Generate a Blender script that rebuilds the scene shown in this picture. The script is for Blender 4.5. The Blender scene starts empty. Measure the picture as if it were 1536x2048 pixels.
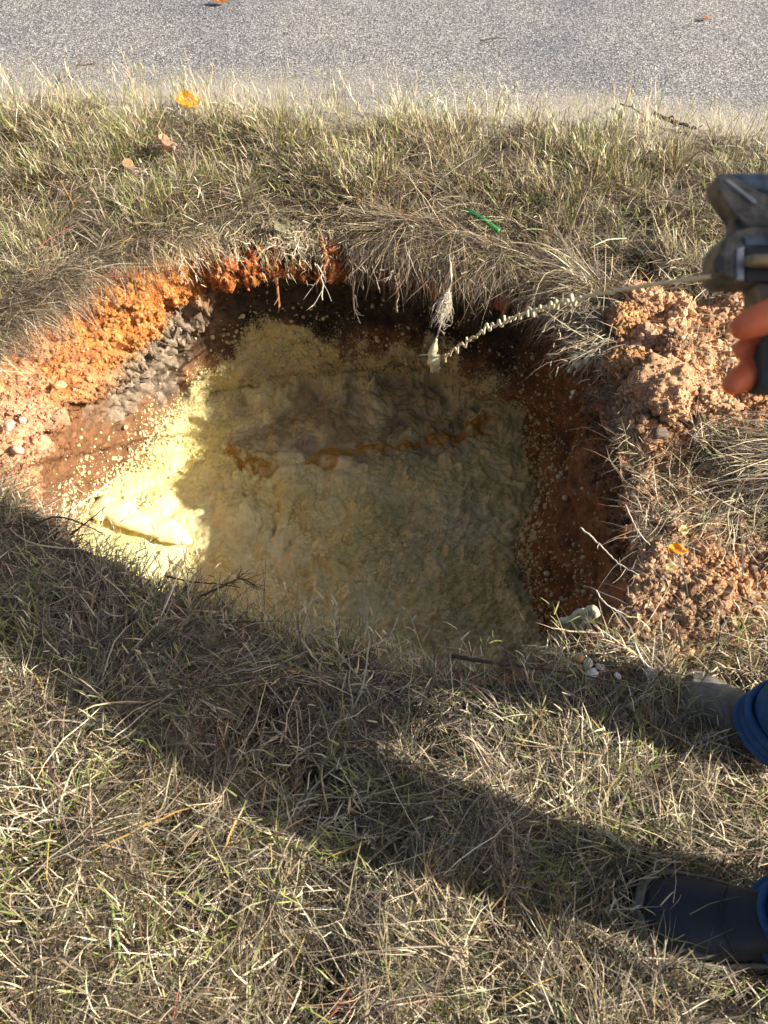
import bpy, bmesh, math, random
import numpy as np
from mathutils import Vector, Matrix
D = bpy.data
SC = bpy.context.scene
COL = SC.collection
random.seed(7)
RS = np.random.RandomState(11)

# ---------------------------------------------------------------- camera
CAM_H = 1.30
PITCH = math.radians(55.0)
FPX = 1539.0
cam_d = D.cameras.new('camera')
cam = D.objects.new('camera', cam_d)
COL.objects.link(cam)
cam.location = (0, 0, CAM_H)
cam.rotation_euler = (math.pi / 2 - PITCH, 0, 0)
cam_d.sensor_fit = 'VERTICAL'
cam_d.sensor_height = 34.6
cam_d.sensor_width = 34.6
cam_d.lens = 26.0
cam_d.clip_start = 0.02
cam_d.clip_end = 500
cam_d.dof.use_dof = True
cam_d.dof.focus_distance = 1.75
cam_d.dof.aperture_fstop = 7.5
SC.camera = cam

# ---------------------------------------------------------------- light
SUN_EL = math.radians(32.4)
SUN_AZ = math.radians(-14)          # measured from +x towards +y: where the sun stands
SDIR = Vector((math.cos(SUN_EL) * math.cos(SUN_AZ), math.cos(SUN_EL) * math.sin(SUN_AZ), math.sin(SUN_EL)))
sun_d = D.lights.new('sun', 'SUN')
sun_d.energy = 4.7
sun_d.angle = math.radians(0.53)
sun_d.color = (1.0, 0.94, 0.83)
sun = D.objects.new('sun', sun_d)
COL.objects.link(sun)
sun.rotation_euler = SDIR.to_track_quat('Z', 'Y').to_euler()
world = D.worlds.new('World')
SC.world = world
world.use_nodes = True
wn = world.node_tree
bg = wn.nodes['Background']
sky = wn.nodes.new('ShaderNodeTexSky')
sky.sky_type = 'NISHITA'
sky.sun_disc = False
sky.sun_elevation = SUN_EL
sky.sun_rotation = math.pi / 2 - SUN_AZ
sky.air_density = 1.0
sky.dust_density = 4.0
sky.ozone_density = 1.0
wn.links.new(sky.outputs['Color'], bg.inputs['Color'])
bg.inputs['Strength'].default_value = 0.066
SC.view_settings.view_transform = 'Standard'
SC.view_settings.look = 'None'
SC.view_settings.exposure = 1.2
SC.view_settings.gamma = 1.0
SC.cycles.max_bounces = 8
SC.cycles.diffuse_bounces = 8
SC.cycles.use_denoising = True
SC.cycles.sample_clamp_indirect = 4.0

# ---------------------------------------------------------------- pixel <-> world helpers (real distances come from z or depth)
cF = np.array([0, math.cos(PITCH), -math.sin(PITCH)])
cU = np.array([0, math.sin(PITCH), math.cos(PITCH)])
cX = np.array([1.0, 0, 0])
C0POS = np.array([0, 0, CAM_H])

def P(px, py, z=0.0):
    d = cF * FPX + cX * (px - 768) + cU * (1024 - py)
    t = (z - CAM_H) / d[2]
    return C0POS + d * t

def Cm(px, py, depth):
    return C0POS + cF * depth + cX * ((px - 768) / FPX * depth) + cU * ((1024 - py) / FPX * depth)

def proj(p):
    r = p - C0POS
    dep = np.maximum(r @ cF, 1e-3)
    return 768 + FPX * (r @ cX) / dep, 1024 - FPX * (r @ cU) / dep

# ---------------------------------------------------------------- noise
def _hash(ix, iy, iz, seed):
    h = (ix.astype(np.int64) * 374761393 + iy.astype(np.int64) * 668265263 + iz.astype(np.int64) * 2147483647 + seed * 1274126177) & 0xffffffff
    h = ((h ^ (h >> 13)) * 1274126177) & 0xffffffff
    h = ((h ^ (h >> 16)) * 2246822519) & 0xffffffff
    return h ^ (h >> 15)

_G = RS.randn(256, 3); _G /= np.linalg.norm(_G, axis=1)[:, None]

def perlin(p, seed=0):
    i = np.floor(p).astype(np.int64); f = p - i
    u = f * f * f * (f * (f * 6 - 15) + 10)
    res = 0
    for dx in (0, 1):
        wx = u[:, 0] if dx else 1 - u[:, 0]
        for dy in (0, 1):
            wy = u[:, 1] if dy else 1 - u[:, 1]
            for dz in (0, 1):
                wz = u[:, 2] if dz else 1 - u[:, 2]
                g = _G[_hash(i[:, 0] + dx, i[:, 1] + dy, i[:, 2] + dz, seed) & 255]
                res = res + wx * wy * wz * (g[:, 0] * (f[:, 0] - dx) + g[:, 1] * (f[:, 1] - dy) + g[:, 2] * (f[:, 2] - dz))
    return res * 1.6

def fbm(p, scale, octs=4, seed=0, gain=0.5):
    a, s, r = 1.0, scale, 0
    for o in range(octs):
        r = r + a * perlin(p * s + 17.3 * o, seed + o)
        a *= gain; s *= 2.03
    return r

def worley(p, scale, seed=0):
    q = p * scale
    i = np.floor(q).astype(np.int64)
    best = np.full(len(q), 9.0); cid = np.zeros(len(q))
    for dx in (-1, 0, 1):
        for dy in (-1, 0, 1):
            for dz in (-1, 0, 1):
                jx, jy, jz = i[:, 0] + dx, i[:, 1] + dy, i[:, 2] + dz
                h = _hash(jx, jy, jz, seed)
                ox = (h & 1023) / 1023.0; oy = ((h >> 10) & 1023) / 1023.0; oz = ((h >> 20) & 1023) / 1023.0
                d = (jx + ox - q[:, 0]) ** 2 + (jy + oy - q[:, 1]) ** 2 + (jz + oz - q[:, 2]) ** 2
                m = d < best
                best[m] = d[m]; cid[m] = ox[m]
    return np.sqrt(best), cid

def sstep(a, b, x):
    t = np.clip((x - a) / (b - a), 0, 1)
    return t * t * (3 - 2 * t)

def v3(x, y, z=0):
    x = np.asarray(x, float)
    return np.stack([x, np.asarray(y, float) + 0 * x, np.asarray(z, float) + 0 * x], -1)

def inpoly(px, py, poly):
    c = np.zeros(len(px), bool)
    n = len(poly); j = n - 1
    for i in range(n):
        xi, yi = poly[i]; xj, yj = poly[j]
        if yi != yj:
            m = ((yi > py) != (yj > py)) & (px < (xj - xi) * (py - yi) / (yj - yi) + xi)
            c ^= m
        j = i
    return c

# ---------------------------------------------------------------- mesh / object helpers
def mesh_np(name, V, F, mat, col=None, extra=None, smooth=True, parent=None):
    me = D.meshes.new(name)
    V = np.asarray(V, np.float32); F = np.asarray(F, np.int32)
    k = F.shape[1]
    me.vertices.add(len(V)); me.vertices.foreach_set('co', V.ravel())
    me.loops.add(F.size); me.loops.foreach_set('vertex_index', F.ravel())
    me.polygons.add(len(F))
    me.polygons.foreach_set('loop_start', np.arange(0, F.size, k, dtype=np.int32))
    me.polygons.foreach_set('use_smooth', np.full(len(F), smooth))
    me.update(calc_edges=True)
    if col is not None:
        a = me.color_attributes.new('Col', 'FLOAT_COLOR', 'POINT')
        c4 = np.ones((len(V), 4), np.float32); c4[:, :3] = np.clip(col, 0, 1)
        a.data.foreach_set('color', c4.ravel())
    for kx, val in (extra or {}).items():
        a = me.attributes.new(kx, 'FLOAT', 'POINT')
        a.data.foreach_set('value', np.asarray(val, np.float32))
    me.materials.append(mat)
    o = D.objects.new(name, me); COL.objects.link(o)
    if parent: o.parent = parent
    return o

def tag(o, label=None, cat=None, group=None, kind=None):
    if label: o['label'] = label
    if cat: o['category'] = cat
    if group: o['group'] = group
    if kind: o['kind'] = kind
    return o

def empty(name, loc=(0, 0, 0)):
    o = D.objects.new(name, None); COL.objects.link(o); o.location = loc
    o.empty_display_size = 0.05
    return o

def bm_obj(name, bm, mat, parent=None, smooth=False):
    bmesh.ops.recalc_face_normals(bm, faces=bm.faces)
    me = D.meshes.new(name); bm.to_mesh(me); bm.free()
    if smooth:
        for p in me.polygons: p.use_smooth = True
    me.materials.append(mat)
    o = D.objects.new(name, me); COL.objects.link(o)
    if parent:
        o.parent = parent
        o.matrix_parent_inverse = Matrix.Translation(parent.location).inverted()
    return o

def grid_faces(nr, nc, wrap=False):
    r = np.arange(nr - 1)[:, None]; c = np.arange(nc if wrap else nc - 1)[None, :]
    c2 = (c + 1) % nc
    return np.stack([r * nc + c + 0 * r, r * nc + c2, (r + 1) * nc + c2, (r + 1) * nc + c], -1).reshape(-1, 4)

def tube_np(pts, rad, sides=6):
    pts = np.asarray(pts, float); n = len(pts)
    rad = np.broadcast_to(np.asarray(rad, float), (n,))
    T = np.gradient(pts, axis=0); T /= np.linalg.norm(T, axis=1)[:, None] + 1e-9
    ref = np.array([0.31, 0.17, 0.93])
    A = np.cross(T, ref); A /= np.linalg.norm(A, axis=1)[:, None] + 1e-9
    B = np.cross(T, A)
    an = np.linspace(0, 2 * math.pi, sides, endpoint=False)
    V = pts[:, None, :] + rad[:, None, None] * (np.cos(an)[None, :, None] * A[:, None, :] + np.sin(an)[None, :, None] * B[:, None, :])
    V = V.reshape(-1, 3)
    F = grid_faces(n, sides, True)
    V = np.vstack([V, pts[0], pts[-1]])
    i0, i1 = len(V) - 2, len(V) - 1
    k = np.arange(sides); k2 = (k + 1) % sides
    F = np.vstack([F, np.stack([k2, k, np.full(sides, i0), np.full(sides, i0)], -1), np.stack([(n - 1) * sides + k, (n - 1) * sides + k2, np.full(sides, i1), np.full(sides, i1)], -1)])
    return V, F

def join_np(parts):
    V, F, C, b = [], [], [], 0
    for p in parts:
        V.append(p[0]); F.append(p[1] + b); b += len(p[0])
        if len(p) > 2: C.append(p[2])
    return np.vstack(V), np.vstack(F), (np.vstack(C) if C else None)

def fix_tri(F):
    return F

def tubes_obj(name, parts, mat, parent=None, col=None):
    # quads with a doubled vertex at the caps are turned into real triangles through bmesh-free from_pydata
    V, F, _ = join_np(parts)
    me = D.meshes.new(name)
    faces = [tuple(f) if f[2] != f[3] else tuple(f[:3]) for f in F.tolist()]
    me.from_pydata(V.tolist(), [], faces)
    for p in me.polygons: p.use_smooth = True
    me.materials.append(mat)
    o = D.objects.new(name, me); COL.objects.link(o)
    if parent:
        o.parent = parent
        o.matrix_parent_inverse = Matrix.Translation(parent.location).inverted()
    return o

def smooth_path(ctrl, n):
    c = np.asarray(ctrl, float); m = len(c)
    if m == 2:
        t = np.linspace(0, 1, n)[:, None]; return c[0] * (1 - t) + c[1] * t
    c = np.vstack([2 * c[0] - c[1], c, 2 * c[-1] - c[-2]])
    t = np.linspace(0, m - 1 - 1e-6, n); i = t.astype(int); f = (t - i)[:, None]
    p0, p1, p2, p3 = c[i], c[i + 1], c[i + 2], c[i + 3]
    return 0.5 * ((2 * p1) + (-p0 + p2) * f + (2 * p0 - 5 * p1 + 4 * p2 - p3) * f ** 2 + (-p0 + 3 * p1 - 3 * p2 + p3) * f ** 3)

# ---------------------------------------------------------------- materials
class M:
    def __init__(s, name):
        s.m = D.materials.new(name); s.m.use_nodes = True
        s.t = s.m.node_tree; s.b = s.t.nodes['Principled BSDF']; s.o = s.t.nodes['Material Output']
    def n(s, typ, **kw):
        x = s.t.nodes.new(typ)
        for k, v in kw.items():
            if k in x.inputs: x.inputs[k].default_value = v
            else: setattr(x, k, v)
        return x
    def l(s, a, b): s.t.links.new(a, b)
    def coord(s):
        return s.n('ShaderNodeTexCoord').outputs['Object']
    def noise(s, scale, detail=4, rough=0.6, vec=None):
        x = s.n('ShaderNodeTexNoise'); x.inputs['Scale'].default_value = scale
        x.inputs['Detail'].default_value = detail; x.inputs['Roughness'].default_value = rough
        s.l(vec or s.coord(), x.inputs['Vector']); return x
    def ramp(s, fac, stops):
        r = s.n('ShaderNodeValToRGB'); e = r.color_ramp.elements
        while len(e) < len(stops): e.new(0.5)
        for i, (p, c) in enumerate(stops):
            e[i].position = p; e[i].color = (*c, 1) if len(c) == 3 else c
        s.l(fac, r.inputs['Fac']); return r
    def mix(s, fac, a, b, mode='MIX'):
        x = s.n('ShaderNodeMix', data_type='RGBA', blend_type=mode)
        for i, v in ((0, fac), (6, a), (7, b)):
            if isinstance(v, (int, float)): x.inputs[i].default_value = v
            elif isinstance(v, tuple): x.inputs[i].default_value = (*v, 1)
            else: s.l(v, x.inputs[i])
        return x.outputs[2]
    def math(s, op, a, b=0.0, c=0.0):
        x = s.n('ShaderNodeMath', operation=op)
        for i, v in enumerate((a, b, c)):
            if isinstance(v, (int, float)): x.inputs[i].default_value = v
            else: s.l(v, x.inputs[i])
        return x.outputs[0]
    def bump(s, h, strength=0.5, dist=0.01, chain=None):
        x = s.n('ShaderNodeBump'); x.inputs['Strength'].default_value = strength; x.inputs['Distance'].default_value = dist
        s.l(h, x.inputs['Height'])
        if chain: s.l(chain, x.inputs['Normal'])
        return x.outputs['Normal']

def simple(name, col, rough=0.7, metal=0.0, var=0.25, scale=60, bump=0.3, dist=0.002):
    m = M(name)
    nz = m.noise(scale)
    lo = tuple(c * (1 - var) for c in col); hi = tuple(min(1, c * (1 + var)) for c in col)
    r = m.ramp(nz.outputs['Fac'], [(0.3, lo), (0.7, hi)])
    m.l(r.outputs['Color'], m.b.inputs['Base Color'])
    m.b.inputs['Roughness'].default_value = rough; m.b.inputs['Metallic'].default_value = metal
    if bump: m.l(m.bump(nz.outputs['Fac'], bump, dist), m.b.inputs['Normal'])
    return m.m

# soil: vertex colour broken up by procedural grain
ms = M('crumbly_soil')
att = ms.n('ShaderNodeAttribute', attribute_name='Col')
n1 = ms.noise(90, 6, 0.7); n2 = ms.noise(380, 3, 0.6)
g1 = ms.ramp(n1.outputs['Fac'], [(0.25, (0.45, 0.42, 0.4)), (0.5, (1, 1, 1)), (0.75, (1.5, 1.45, 1.4))])
c1 = ms.mix(1.0, att.outputs['Color'], g1.outputs['Color'], 'MULTIPLY')
ms.l(c1, ms.b.inputs['Base Color']); ms.b.inputs['Roughness'].default_value = 0.95
ms.b.inputs['Specular IOR Level'].default_value = 0.15
bb = ms.bump(n1.outputs['Fac'], 0.8, 0.01)
ms.l(ms.bump(n2.outputs['Fac'], 0.6, 0.003, bb), ms.b.inputs['Normal'])
MAT_SOIL = ms.m

# wall soil plus sprayed foam coat, driven by the 'foam' attribute
mw = M('pit_soil_with_spray')
att = mw.n('ShaderNodeAttribute', attribute_name='Col')
fo = mw.n('ShaderNodeAttribute', attribute_name='foam')
n1 = mw.noise(70, 6, 0.7); n2 = mw.noise(150, 3, 0.65); n3 = mw.noise(420, 2, 0.6)
g1 = mw.ramp(n1.outputs['Fac'], [(0.25, (0.4, 0.38, 0.36)), (0.5, (1, 1, 1)), (0.75, (1.5, 1.45, 1.4))])
c1 = mw.mix(1.0, att.outputs['Color'], g1.outputs['Color'], 'MULTIPLY')
s_ = mw.math('ADD', mw.math('MULTIPLY', n2.outputs['Fac'], 0.6), mw.math('MULTIPLY', n3.outputs['Fac'], 0.4))
th = mw.math('SUBTRACT', 0.80, mw.math('MULTIPLY', fo.outputs['Fac'], 0.55))
msk = mw.math('MULTIPLY', mw.math('SUBTRACT', s_, th), 22.0)
mc = mw.n('ShaderNodeClamp'); mw.l(msk, mc.inputs[0])
fc = mw.ramp(n1.outputs['Fac'], [(0.3, (0.54, 0.44, 0.19)), (0.7, (0.74, 0.63, 0.31))])
cc = mw.mix(mc.outputs[0], c1, fc.outputs['Color'])
mw.l(cc, mw.b.inputs['Base Color'])
mw.b.inputs['Roughness'].default_value = 0.8; mw.b.inputs['Specular IOR Level'].default_value = 0.2
hh = mw.math('ADD', mw.math('MULTIPLY', mc.outputs[0], 0.8), n1.outputs['Fac'])
mw.l(mw.bump(hh, 0.8, 0.006), mw.b.inputs['Normal'])
MAT_WALL = mw.m

# foam bed
mf = M('expanding_foam')
att = mf.n('ShaderNodeAttribute', attribute_name='Col'); wet = mf.n('ShaderNodeAttribute', attribute_name='wet')
n1 = mf.noise(75, 6, 0.72); n2 = mf.noise(260, 3, 0.6)
g1 = mf.ramp(n1.outputs['Fac'], [(0.34, (0.80, 0.78, 0.66)), (0.5, (0.98, .98, .98)), (0.68, (1.04, 1.05, 1.1))])
mf.l(mf.mix(1.0, att.outputs['Color'], g1.outputs['Color'], 'MULTIPLY'), mf.b.inputs['Base Color'])
mf.l(mf.math('SUBTRACT', 0.62, mf.math('MULTIPLY', wet.outputs['Fac'], 0.46)), mf.b.inputs['Roughness'])
b0 = mf.n('ShaderNodeBump'); mf.l(n1.outputs['Fac'], b0.inputs['Height']); b0.inputs['Distance'].default_value = 0.006
mf.l(mf.math('SUBTRACT', 0.75, mf.math('MULTIPLY', wet.outputs['Fac'], 0.55)), b0.inputs['Strength'])
b1 = mf.n('ShaderNodeBump'); mf.l(n2.outputs['Fac'], b1.inputs['Height']); b1.inputs['Distance'].default_value = 0.0025
mf.l(mf.math('SUBTRACT', 0.6, mf.math('MULTIPLY', wet.outputs['Fac'], 0.5)), b1.inputs['Strength'])
mf.l(b0.outputs['Normal'], b1.inputs['Normal']); mf.l(b1.outputs['Normal'], mf.b.inputs['Normal'])
MAT_FOAM = mf.m
MAT_FOAM2 = simple('fresh_foam', (0.74, 0.66, 0.36), 0.42, 0, 0.12, 90, 0.25, 0.002)
MAT_FOAMW = simple('pale_cured_foam', (0.62, 0.58, 0.38), 0.6, 0, 0.2, 90, 0.5, 0.004)
MAT_STREAM = simple('liquid_foam_stream', (0.74, 0.62, 0.38), 0.35, 0, 0.1, 90, 0)

# road
mr = M('asphalt_chips')
co = mr.coord()
vo = mr.n('ShaderNodeTexVoronoi'); vo.inputs['Scale'].default_value = 215; mr.l(co, vo.inputs['Vector'])
vo.inputs['Randomness'].default_value = 1
vo2 = mr.n('ShaderNodeTexVoronoi'); vo2.inputs['Scale'].default_value = 330; mr.l(co, vo2.inputs['Vector'])
sp = mr.n('ShaderNodeSeparateColor'); mr.l(vo.outputs['Color'], sp.inputs[0])
sp2 = mr.n('ShaderNodeSeparateColor'); mr.l(vo2.outputs['Color'], sp2.inputs[0])
chip = mr.ramp(sp.outputs[0], [(0.0, (0.015, 0.015, 0.02)), (0.40, (0.075, 0.072, 0.075)), (0.7, (0.22, 0.21, 0.20)), (1.0, (0.62, 0.60, 0.56))])
chip2 = mr.ramp(sp2.outputs[1], [(0.0, (0.02, 0.02, 0.025)), (0.6, (0.14, 0.13, 0.14)), (1.0, (0.60, 0.56, 0.51))])
base = mr.mix(0.45, chip.outputs['Color'], chip2.outputs['Color'])
big = mr.noise(2.2, 4, 0.5, co)
tint = mr.ramp(big.outputs['Fac'], [(0.3, (0.78, 0.80, 0.86)), (0.5, (1, 1, 1)), (0.7, (1.16, 1.12, 1.05))])
base = mr.mix(1.0, base, tint.outputs['Color'], 'MULTIPLY')
sand = mr.n('ShaderNodeAttribute', attribute_name='sand')
sn = mr.noise(40, 5, 0.7, co)
sf = mr.math('MULTIPLY', mr.math('ADD', mr.math('SUBTRACT', sand.outputs['Fac'], 0.62), mr.math('MULTIPLY', sn.outputs['Fac'], 0.35)), 2.2)
sc_ = mr.n('ShaderNodeClamp'); mr.l(sf, sc_.inputs[0])
fine = mr.noise(500, 2, 0.5, co)
scol = mr.ramp(fine.outputs['Fac'], [(0.3, (0.24, 0.205, 0.15)), (0.7, (0.47, 0.41, 0.31))])
fin = mr.mix(mr.math('MULTIPLY', sc_.outputs[0], 0.85), base, scol.outputs['Color'])
mr.l(fin, mr.b.inputs['Base Color']); mr.b.inputs['Roughness'].default_value = 0.85
mr.l(mr.bump(mr.math('ADD', vo.outputs['Distance'], mr.math('MULTIPLY', vo2.outputs['Distance'], 0.5)), 0.55, 0.004), mr.b.inputs['Normal'])
MAT_ROAD = mr.m

# grass: colour attribute, part of the light passes through the blade
def grass_mat(name, trans=0.25, spec=0.25):
    g = M(name)
    a = g.n('ShaderNodeAttribute', attribute_name='Col')
    g.l(a.outputs['Color'], g.b.inputs['Base Color']); g.b.inputs['Roughness'].default_value = 0.55
    g.b.inputs['Specular IOR Level'].default_value = spec
    t = g.n('ShaderNodeBsdfTranslucent'); g.l(a.outputs['Color'], t.inputs['Color'])
    mx = g.n('ShaderNodeMixShader'); mx.inputs[0].default_value = trans
    g.l(g.b.outputs[0], mx.inputs[1]); g.l(t.outputs[0], mx.inputs[2]); g.l(mx.outputs[0], g.o.inputs['Surface'])
    return g.m
MAT_GRASS = grass_mat('grass_blades', 0.14, 0.4)

# ---------------------------------------------------------------- the pit outline
CEN = np.array([-0.15, 1.20])
NEAR = [(1150, 1335), (1000, 1356), (850, 1346), (700, 1306), (560, 1275), (430, 1235), (300, 1172), (150, 1088), (60, 1022), (-20, 962)]
c0 = [(-90, 860), (-60, 740), (40, 640), (110, 592), (210, 535), (320, 488), (400, 464), (500, 456), (620, 453), (760, 462), (900, 486), (1020, 520), (1130, 545), (1185, 590), (1205, 700), (1225, 820), (1250, 940), (1275, 1060), (1270, 1150), (1225, 1240)] + NEAR
c1 = [(78, 900, -.10), (82, 865, -.12), (125, 835, -.20), (180, 775, -.22), (250, 715, -.24), (345, 650, -.24), (410, 590, -.18), (480, 560, -.12), (600, 560, -.12), (760, 565, -.12), (900, 580, -.12), (1020, 600, -.12), (1110, 625, -.12), (1165, 660, -.12), (1190, 730, -.08), (1205, 830, -.06), (1225, 950, -.06), (1243, 1060, -.06), (1232, 1150, -.06), (1195, 1225, -.06)]
c1 += [(x, y - 6, -.05) for x, y in NEAR[:-2]] + [(74, 1010, -.07), (74, 955, -.08)]
cb = [(205, 1045), (235, 1000), (290, 950), (345, 910), (372, 870), (405, 828), (450, 800), (520, 775), (640, 768), (760, 765), (880, 765), (935, 790), (1015, 832), (1055, 885), (1058, 960), (1048, 1050), (1020, 1120), (1015, 1180), (1060, 1245), (1100, 1310)]
ZB = -0.76

def polar(pts):
    d = np.array(pts)[:, :2] - CEN
    th = np.arctan2(d[:, 1], d[:, 0]); r = np.hypot(d[:, 0], d[:, 1]); return th, r

def periodic(th, val):
    o = np.argsort(th); th = th[o]; val = np.asarray(val)[o]
    T = np.concatenate([th - 2 * math.pi, th, th + 2 * math.pi]); W = np.concatenate([val] * 3)
    q = np.linspace(-math.pi, math.pi, 721)
    y = np.interp(q, T, W)
    k = np.hanning(19); k /= k.sum()
    y = np.convolve(np.concatenate([y[-21:-1], y, y[1:21]]), k, 'same')[20:-20]
    return lambda t: np.interp((np.asarray(t) + math.pi) % (2 * math.pi) - math.pi, q, y)

W0 = np.array([P(x, y, 0) for x, y in c0]); R0 = periodic(*polar(W0))
W1 = np.array([P(x, y, z) for x, y, z in c1]); th1, r1 = polar(W1); R1 = periodic(th1, r1); Z1 = periodic(th1, W1[:, 2])
WB = [P(x, y, ZB) for x, y in cb]
for x, y in NEAR:
    w = P(x, y, 0); d = w[:2] - CEN; L = np.linalg.norm(d); d = d / L * (L + 0.08)
    WB.append(np.array([CEN[0] + d[0], CEN[1] + d[1], ZB]))
WB[-1] = P(165, 1095, ZB); WB[-2] = P(140, 1150, ZB)
RB = periodic(*polar(np.array(WB)))

# road edge line in plan
E0, E1 = P(-100, 205, 0), P(1640, 296, 0)
EN = np.array([-(E1 - E0)[1], (E1 - E0)[0]]); EN /= np.linalg.norm(EN)
if EN[1] < 0: EN = -EN
def road_d(x, y): return (x - E0[0]) * EN[0] + (y - E0[1]) * EN[1]

HEAP = P(1370, 700, 0.06)[:2]
def G(x, y):
    p = v3(x, y, 0.3)
    h = 0.028 * fbm(p, 1.7, 3, 5) + 0.009 * fbm(p, 9, 2, 9)
    h = h + 0.03 * np.exp(-(((x - 0.55) / .35) ** 2 + ((y - 0.80) / .12) ** 2)) * 0
    d = road_d(x, y)
    h = h * (1 - sstep(-0.35, 0.05, d)) - 0.02 * sstep(-0.30, 0.12, d) + 0.006 * fbm(p, 14, 2, 3) * sstep(-0.4, 0.0, d) * (1 - sstep(0.15, 0.3, d))
    th = np.arctan2(y - CEN[1], x - CEN[0]); r = np.hypot(x - CEN[0], y - CEN[1])
    e = r - R0(th)
    h = h - 0.020 * np.exp(-np.maximum(e, 0) / 0.05)
    return h

ORANGE = np.array([0.43, 0.155, 0.038]); ORANGE2 = np.array([0.53, 0.25, 0.08]); RED = np.array([0.30, 0.085, 0.03])
PINK = np.array([0.50, 0.29, 0.18]); BROWN = np.array([0.20, 0.095, 0.04]); UNDERCUT_SHADE = np.array([0.045, 0.033, 0.022])
GREY = np.array([0.26, 0.20, 0.14]); HUMUS = np.array([0.045, 0.032, 0.021]); TAN = np.array([0.55, 0.33, 0.185])

def soil_zone(px, py):
    # 1 where bare light soil lies on the surface to the right of the hole and on the left shelf
    n = (fbm(v3(px / 100., py / 100.), 1.2, 4, 77)) * 60
    R_ = sstep(-25, 45, np.minimum(np.minimum(px - 1205, 1345 + (px - 1300) * 0.02 - py), (py - (840 + np.maximum(px - 1335, 0) * 0.75))) + n * .7)
    H_ = sstep(-25, 35, np.minimum(np.minimum(px - 1170, 862 - py), py - (540 + (px - 1180) * 0.22)) + n * 0.5)
    L_ = sstep(-20, 40, np.minimum(np.minimum(110 - px, 985 - py), py - 650) + n * 0.5)
    return np.maximum(np.maximum(R_, H_), L_), R_, H_, L_

# ---------------------------------------------------------------- ground sheet (with the hole in it)
NT = 1500
TH = np.linspace(-math.pi, math.pi, NT, endpoint=False)
rr = [0.0]; st = 0.004
while rr[-1] < 90:
    rr.append(rr[-1] + st)
    st = min(st * 1.035, 12) if rr[-1] > 0.25 else 0.005
rr = np.array(rr)
gr = R0(TH)[None, :] + rr[:, None] * (1 + 0 * TH[None, :])
gx = (CEN[0] + gr * np.cos(TH)).ravel(); gy = (CEN[1] + gr * np.sin(TH)).ravel()
gz = G(gx, gy)
pts = v3(gx, gy, gz)
px, py = proj(pts)
sz, sR, sH, sL = soil_zone(px, py)
near = (rr[:, None] < 2.5) * np.ones(NT)[None, :]; near = near.ravel() > 0
w1 = np.zeros(len(pts)); wc = np.zeros(len(pts))
w1[near], wc[near] = worley(pts[near], 70, 3)
pts[:, 2] += sz * (0.012 * (0.6 - w1) + 0.012 * fbm(pts, 25, 3, 8) + 0.014 * fbm(pts, 8, 2, 6)) + (1 - sz) * 0.004 * fbm(pts, 40, 2, 4)
nz = fbm(pts, 6, 3, 21)[:, None]
gcol = HUMUS * (1 + 0.5 * nz)
lite = TAN * (1 - wc[:, None] * 0.35) + np.array([0.10, 0.02, -0.02]) * nz
litL = PINK * (1 - wc[:, None] * 0.25) + 0.05 * nz
tgt = np.where((sL > 0.5)[:, None], litL, lite)
gcol = gcol * (1 - sz[:, None]) + tgt * sz[:, None]
GV, GN_cols = pts, gcol
ground = mesh_np('ground', pts, grid_faces(len(rr), NT, True)[:, ::-1], MAT_SOIL, gcol)
tag(ground, kind='structure')

# ---------------------------------------------------------------- pit wall
NR1, NR2 = 70, 230
rows = []
Z0 = G(CEN[0] + R0(TH) * np.cos(TH), CEN[1] + R0(TH) * np.sin(TH))
for i in range(NR1):
    s = i / NR1
    r = R0(TH) * (1 - s) + R1(TH) * s
    z = Z0 * (1 - s) + Z1(TH) * s
    rows.append((r, z, np.full(NT, s * 0.3)))
north = np.clip(np.sin(TH), 0, 1) ** 0.7
for i in range(NR2 + 1):
    s = i / NR2
    z = Z1(TH) * (1 - s) + (ZB - 0.03) * s
    cut = 0.06 * np.sin(math.pi * min(1, s * 1.6) ** 0.8) * (0.35 + 0.9 * north)
    r = R1(TH) * (1 - s) + RB(TH) * s + cut * (0.5 if s < 0.05 else 1) * sstep(0, 0.12, s)
    rows.append((r, z, np.full(NT, 0.3 + 0.7 * s)))
WR = np.array([a[0] for a in rows]); WZ = np.array([a[1] for a in rows]); WS = np.array([a[2] for a in rows])
wx = CEN[0] + WR * np.cos(TH); wy = CEN[1] + WR * np.sin(TH)
WP = np.stack([wx, wy, WZ], -1)
dr = np.gradient(WP, axis=0); dt = (np.roll(WP, -1, 1) - np.roll(WP, 1, 1))
NRM = np.cross(dt, dr); NRM /= np.linalg.norm(NRM, axis=2)[:, :, None] + 1e-9
inw = np.stack([-np.cos(TH) + 0 * WR, -np.sin(TH) + 0 * WR, 0.4 + 0 * WR], -1)
sgn = np.sign((NRM * inw).sum(2))[:, :, None]; NRM *= sgn
wp = WP.reshape(-1, 3); wn_ = NRM.reshape(-1, 3); ws = WS.ravel()
wpx, wpy = proj(wp)
wl1, wid1 = worley(wp, 55, 31)
wl2, wid2 = worley(wp, 20, 32)
big_ = fbm(wp * np.array([1, 1, 1.6]), 5, 4, 41)
mid_ = fbm(wp, 22, 4, 42)
edge = sstep(0, 0.03, ws)
up = 1 - sstep(0.30, 0.42, ws)          # the loose upper shelf
amp_big = 0.035; nearside = 1 - 0.72 * ((TH_ := np.degrees(np.tile(TH, len(rows)))) < -28) * (TH_ > -172)
disp = nearside * edge * (amp_big * big_ + 0.012 * mid_ * (0.5 + up) + up * (0.018 * (0.55 - wl1) + 0.035 * (0.5 - wl2) + 0.055 * fbm(wp, 9, 4, 44)) + (1 - up) * 0.005 * (0.5 - wl1))
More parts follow.
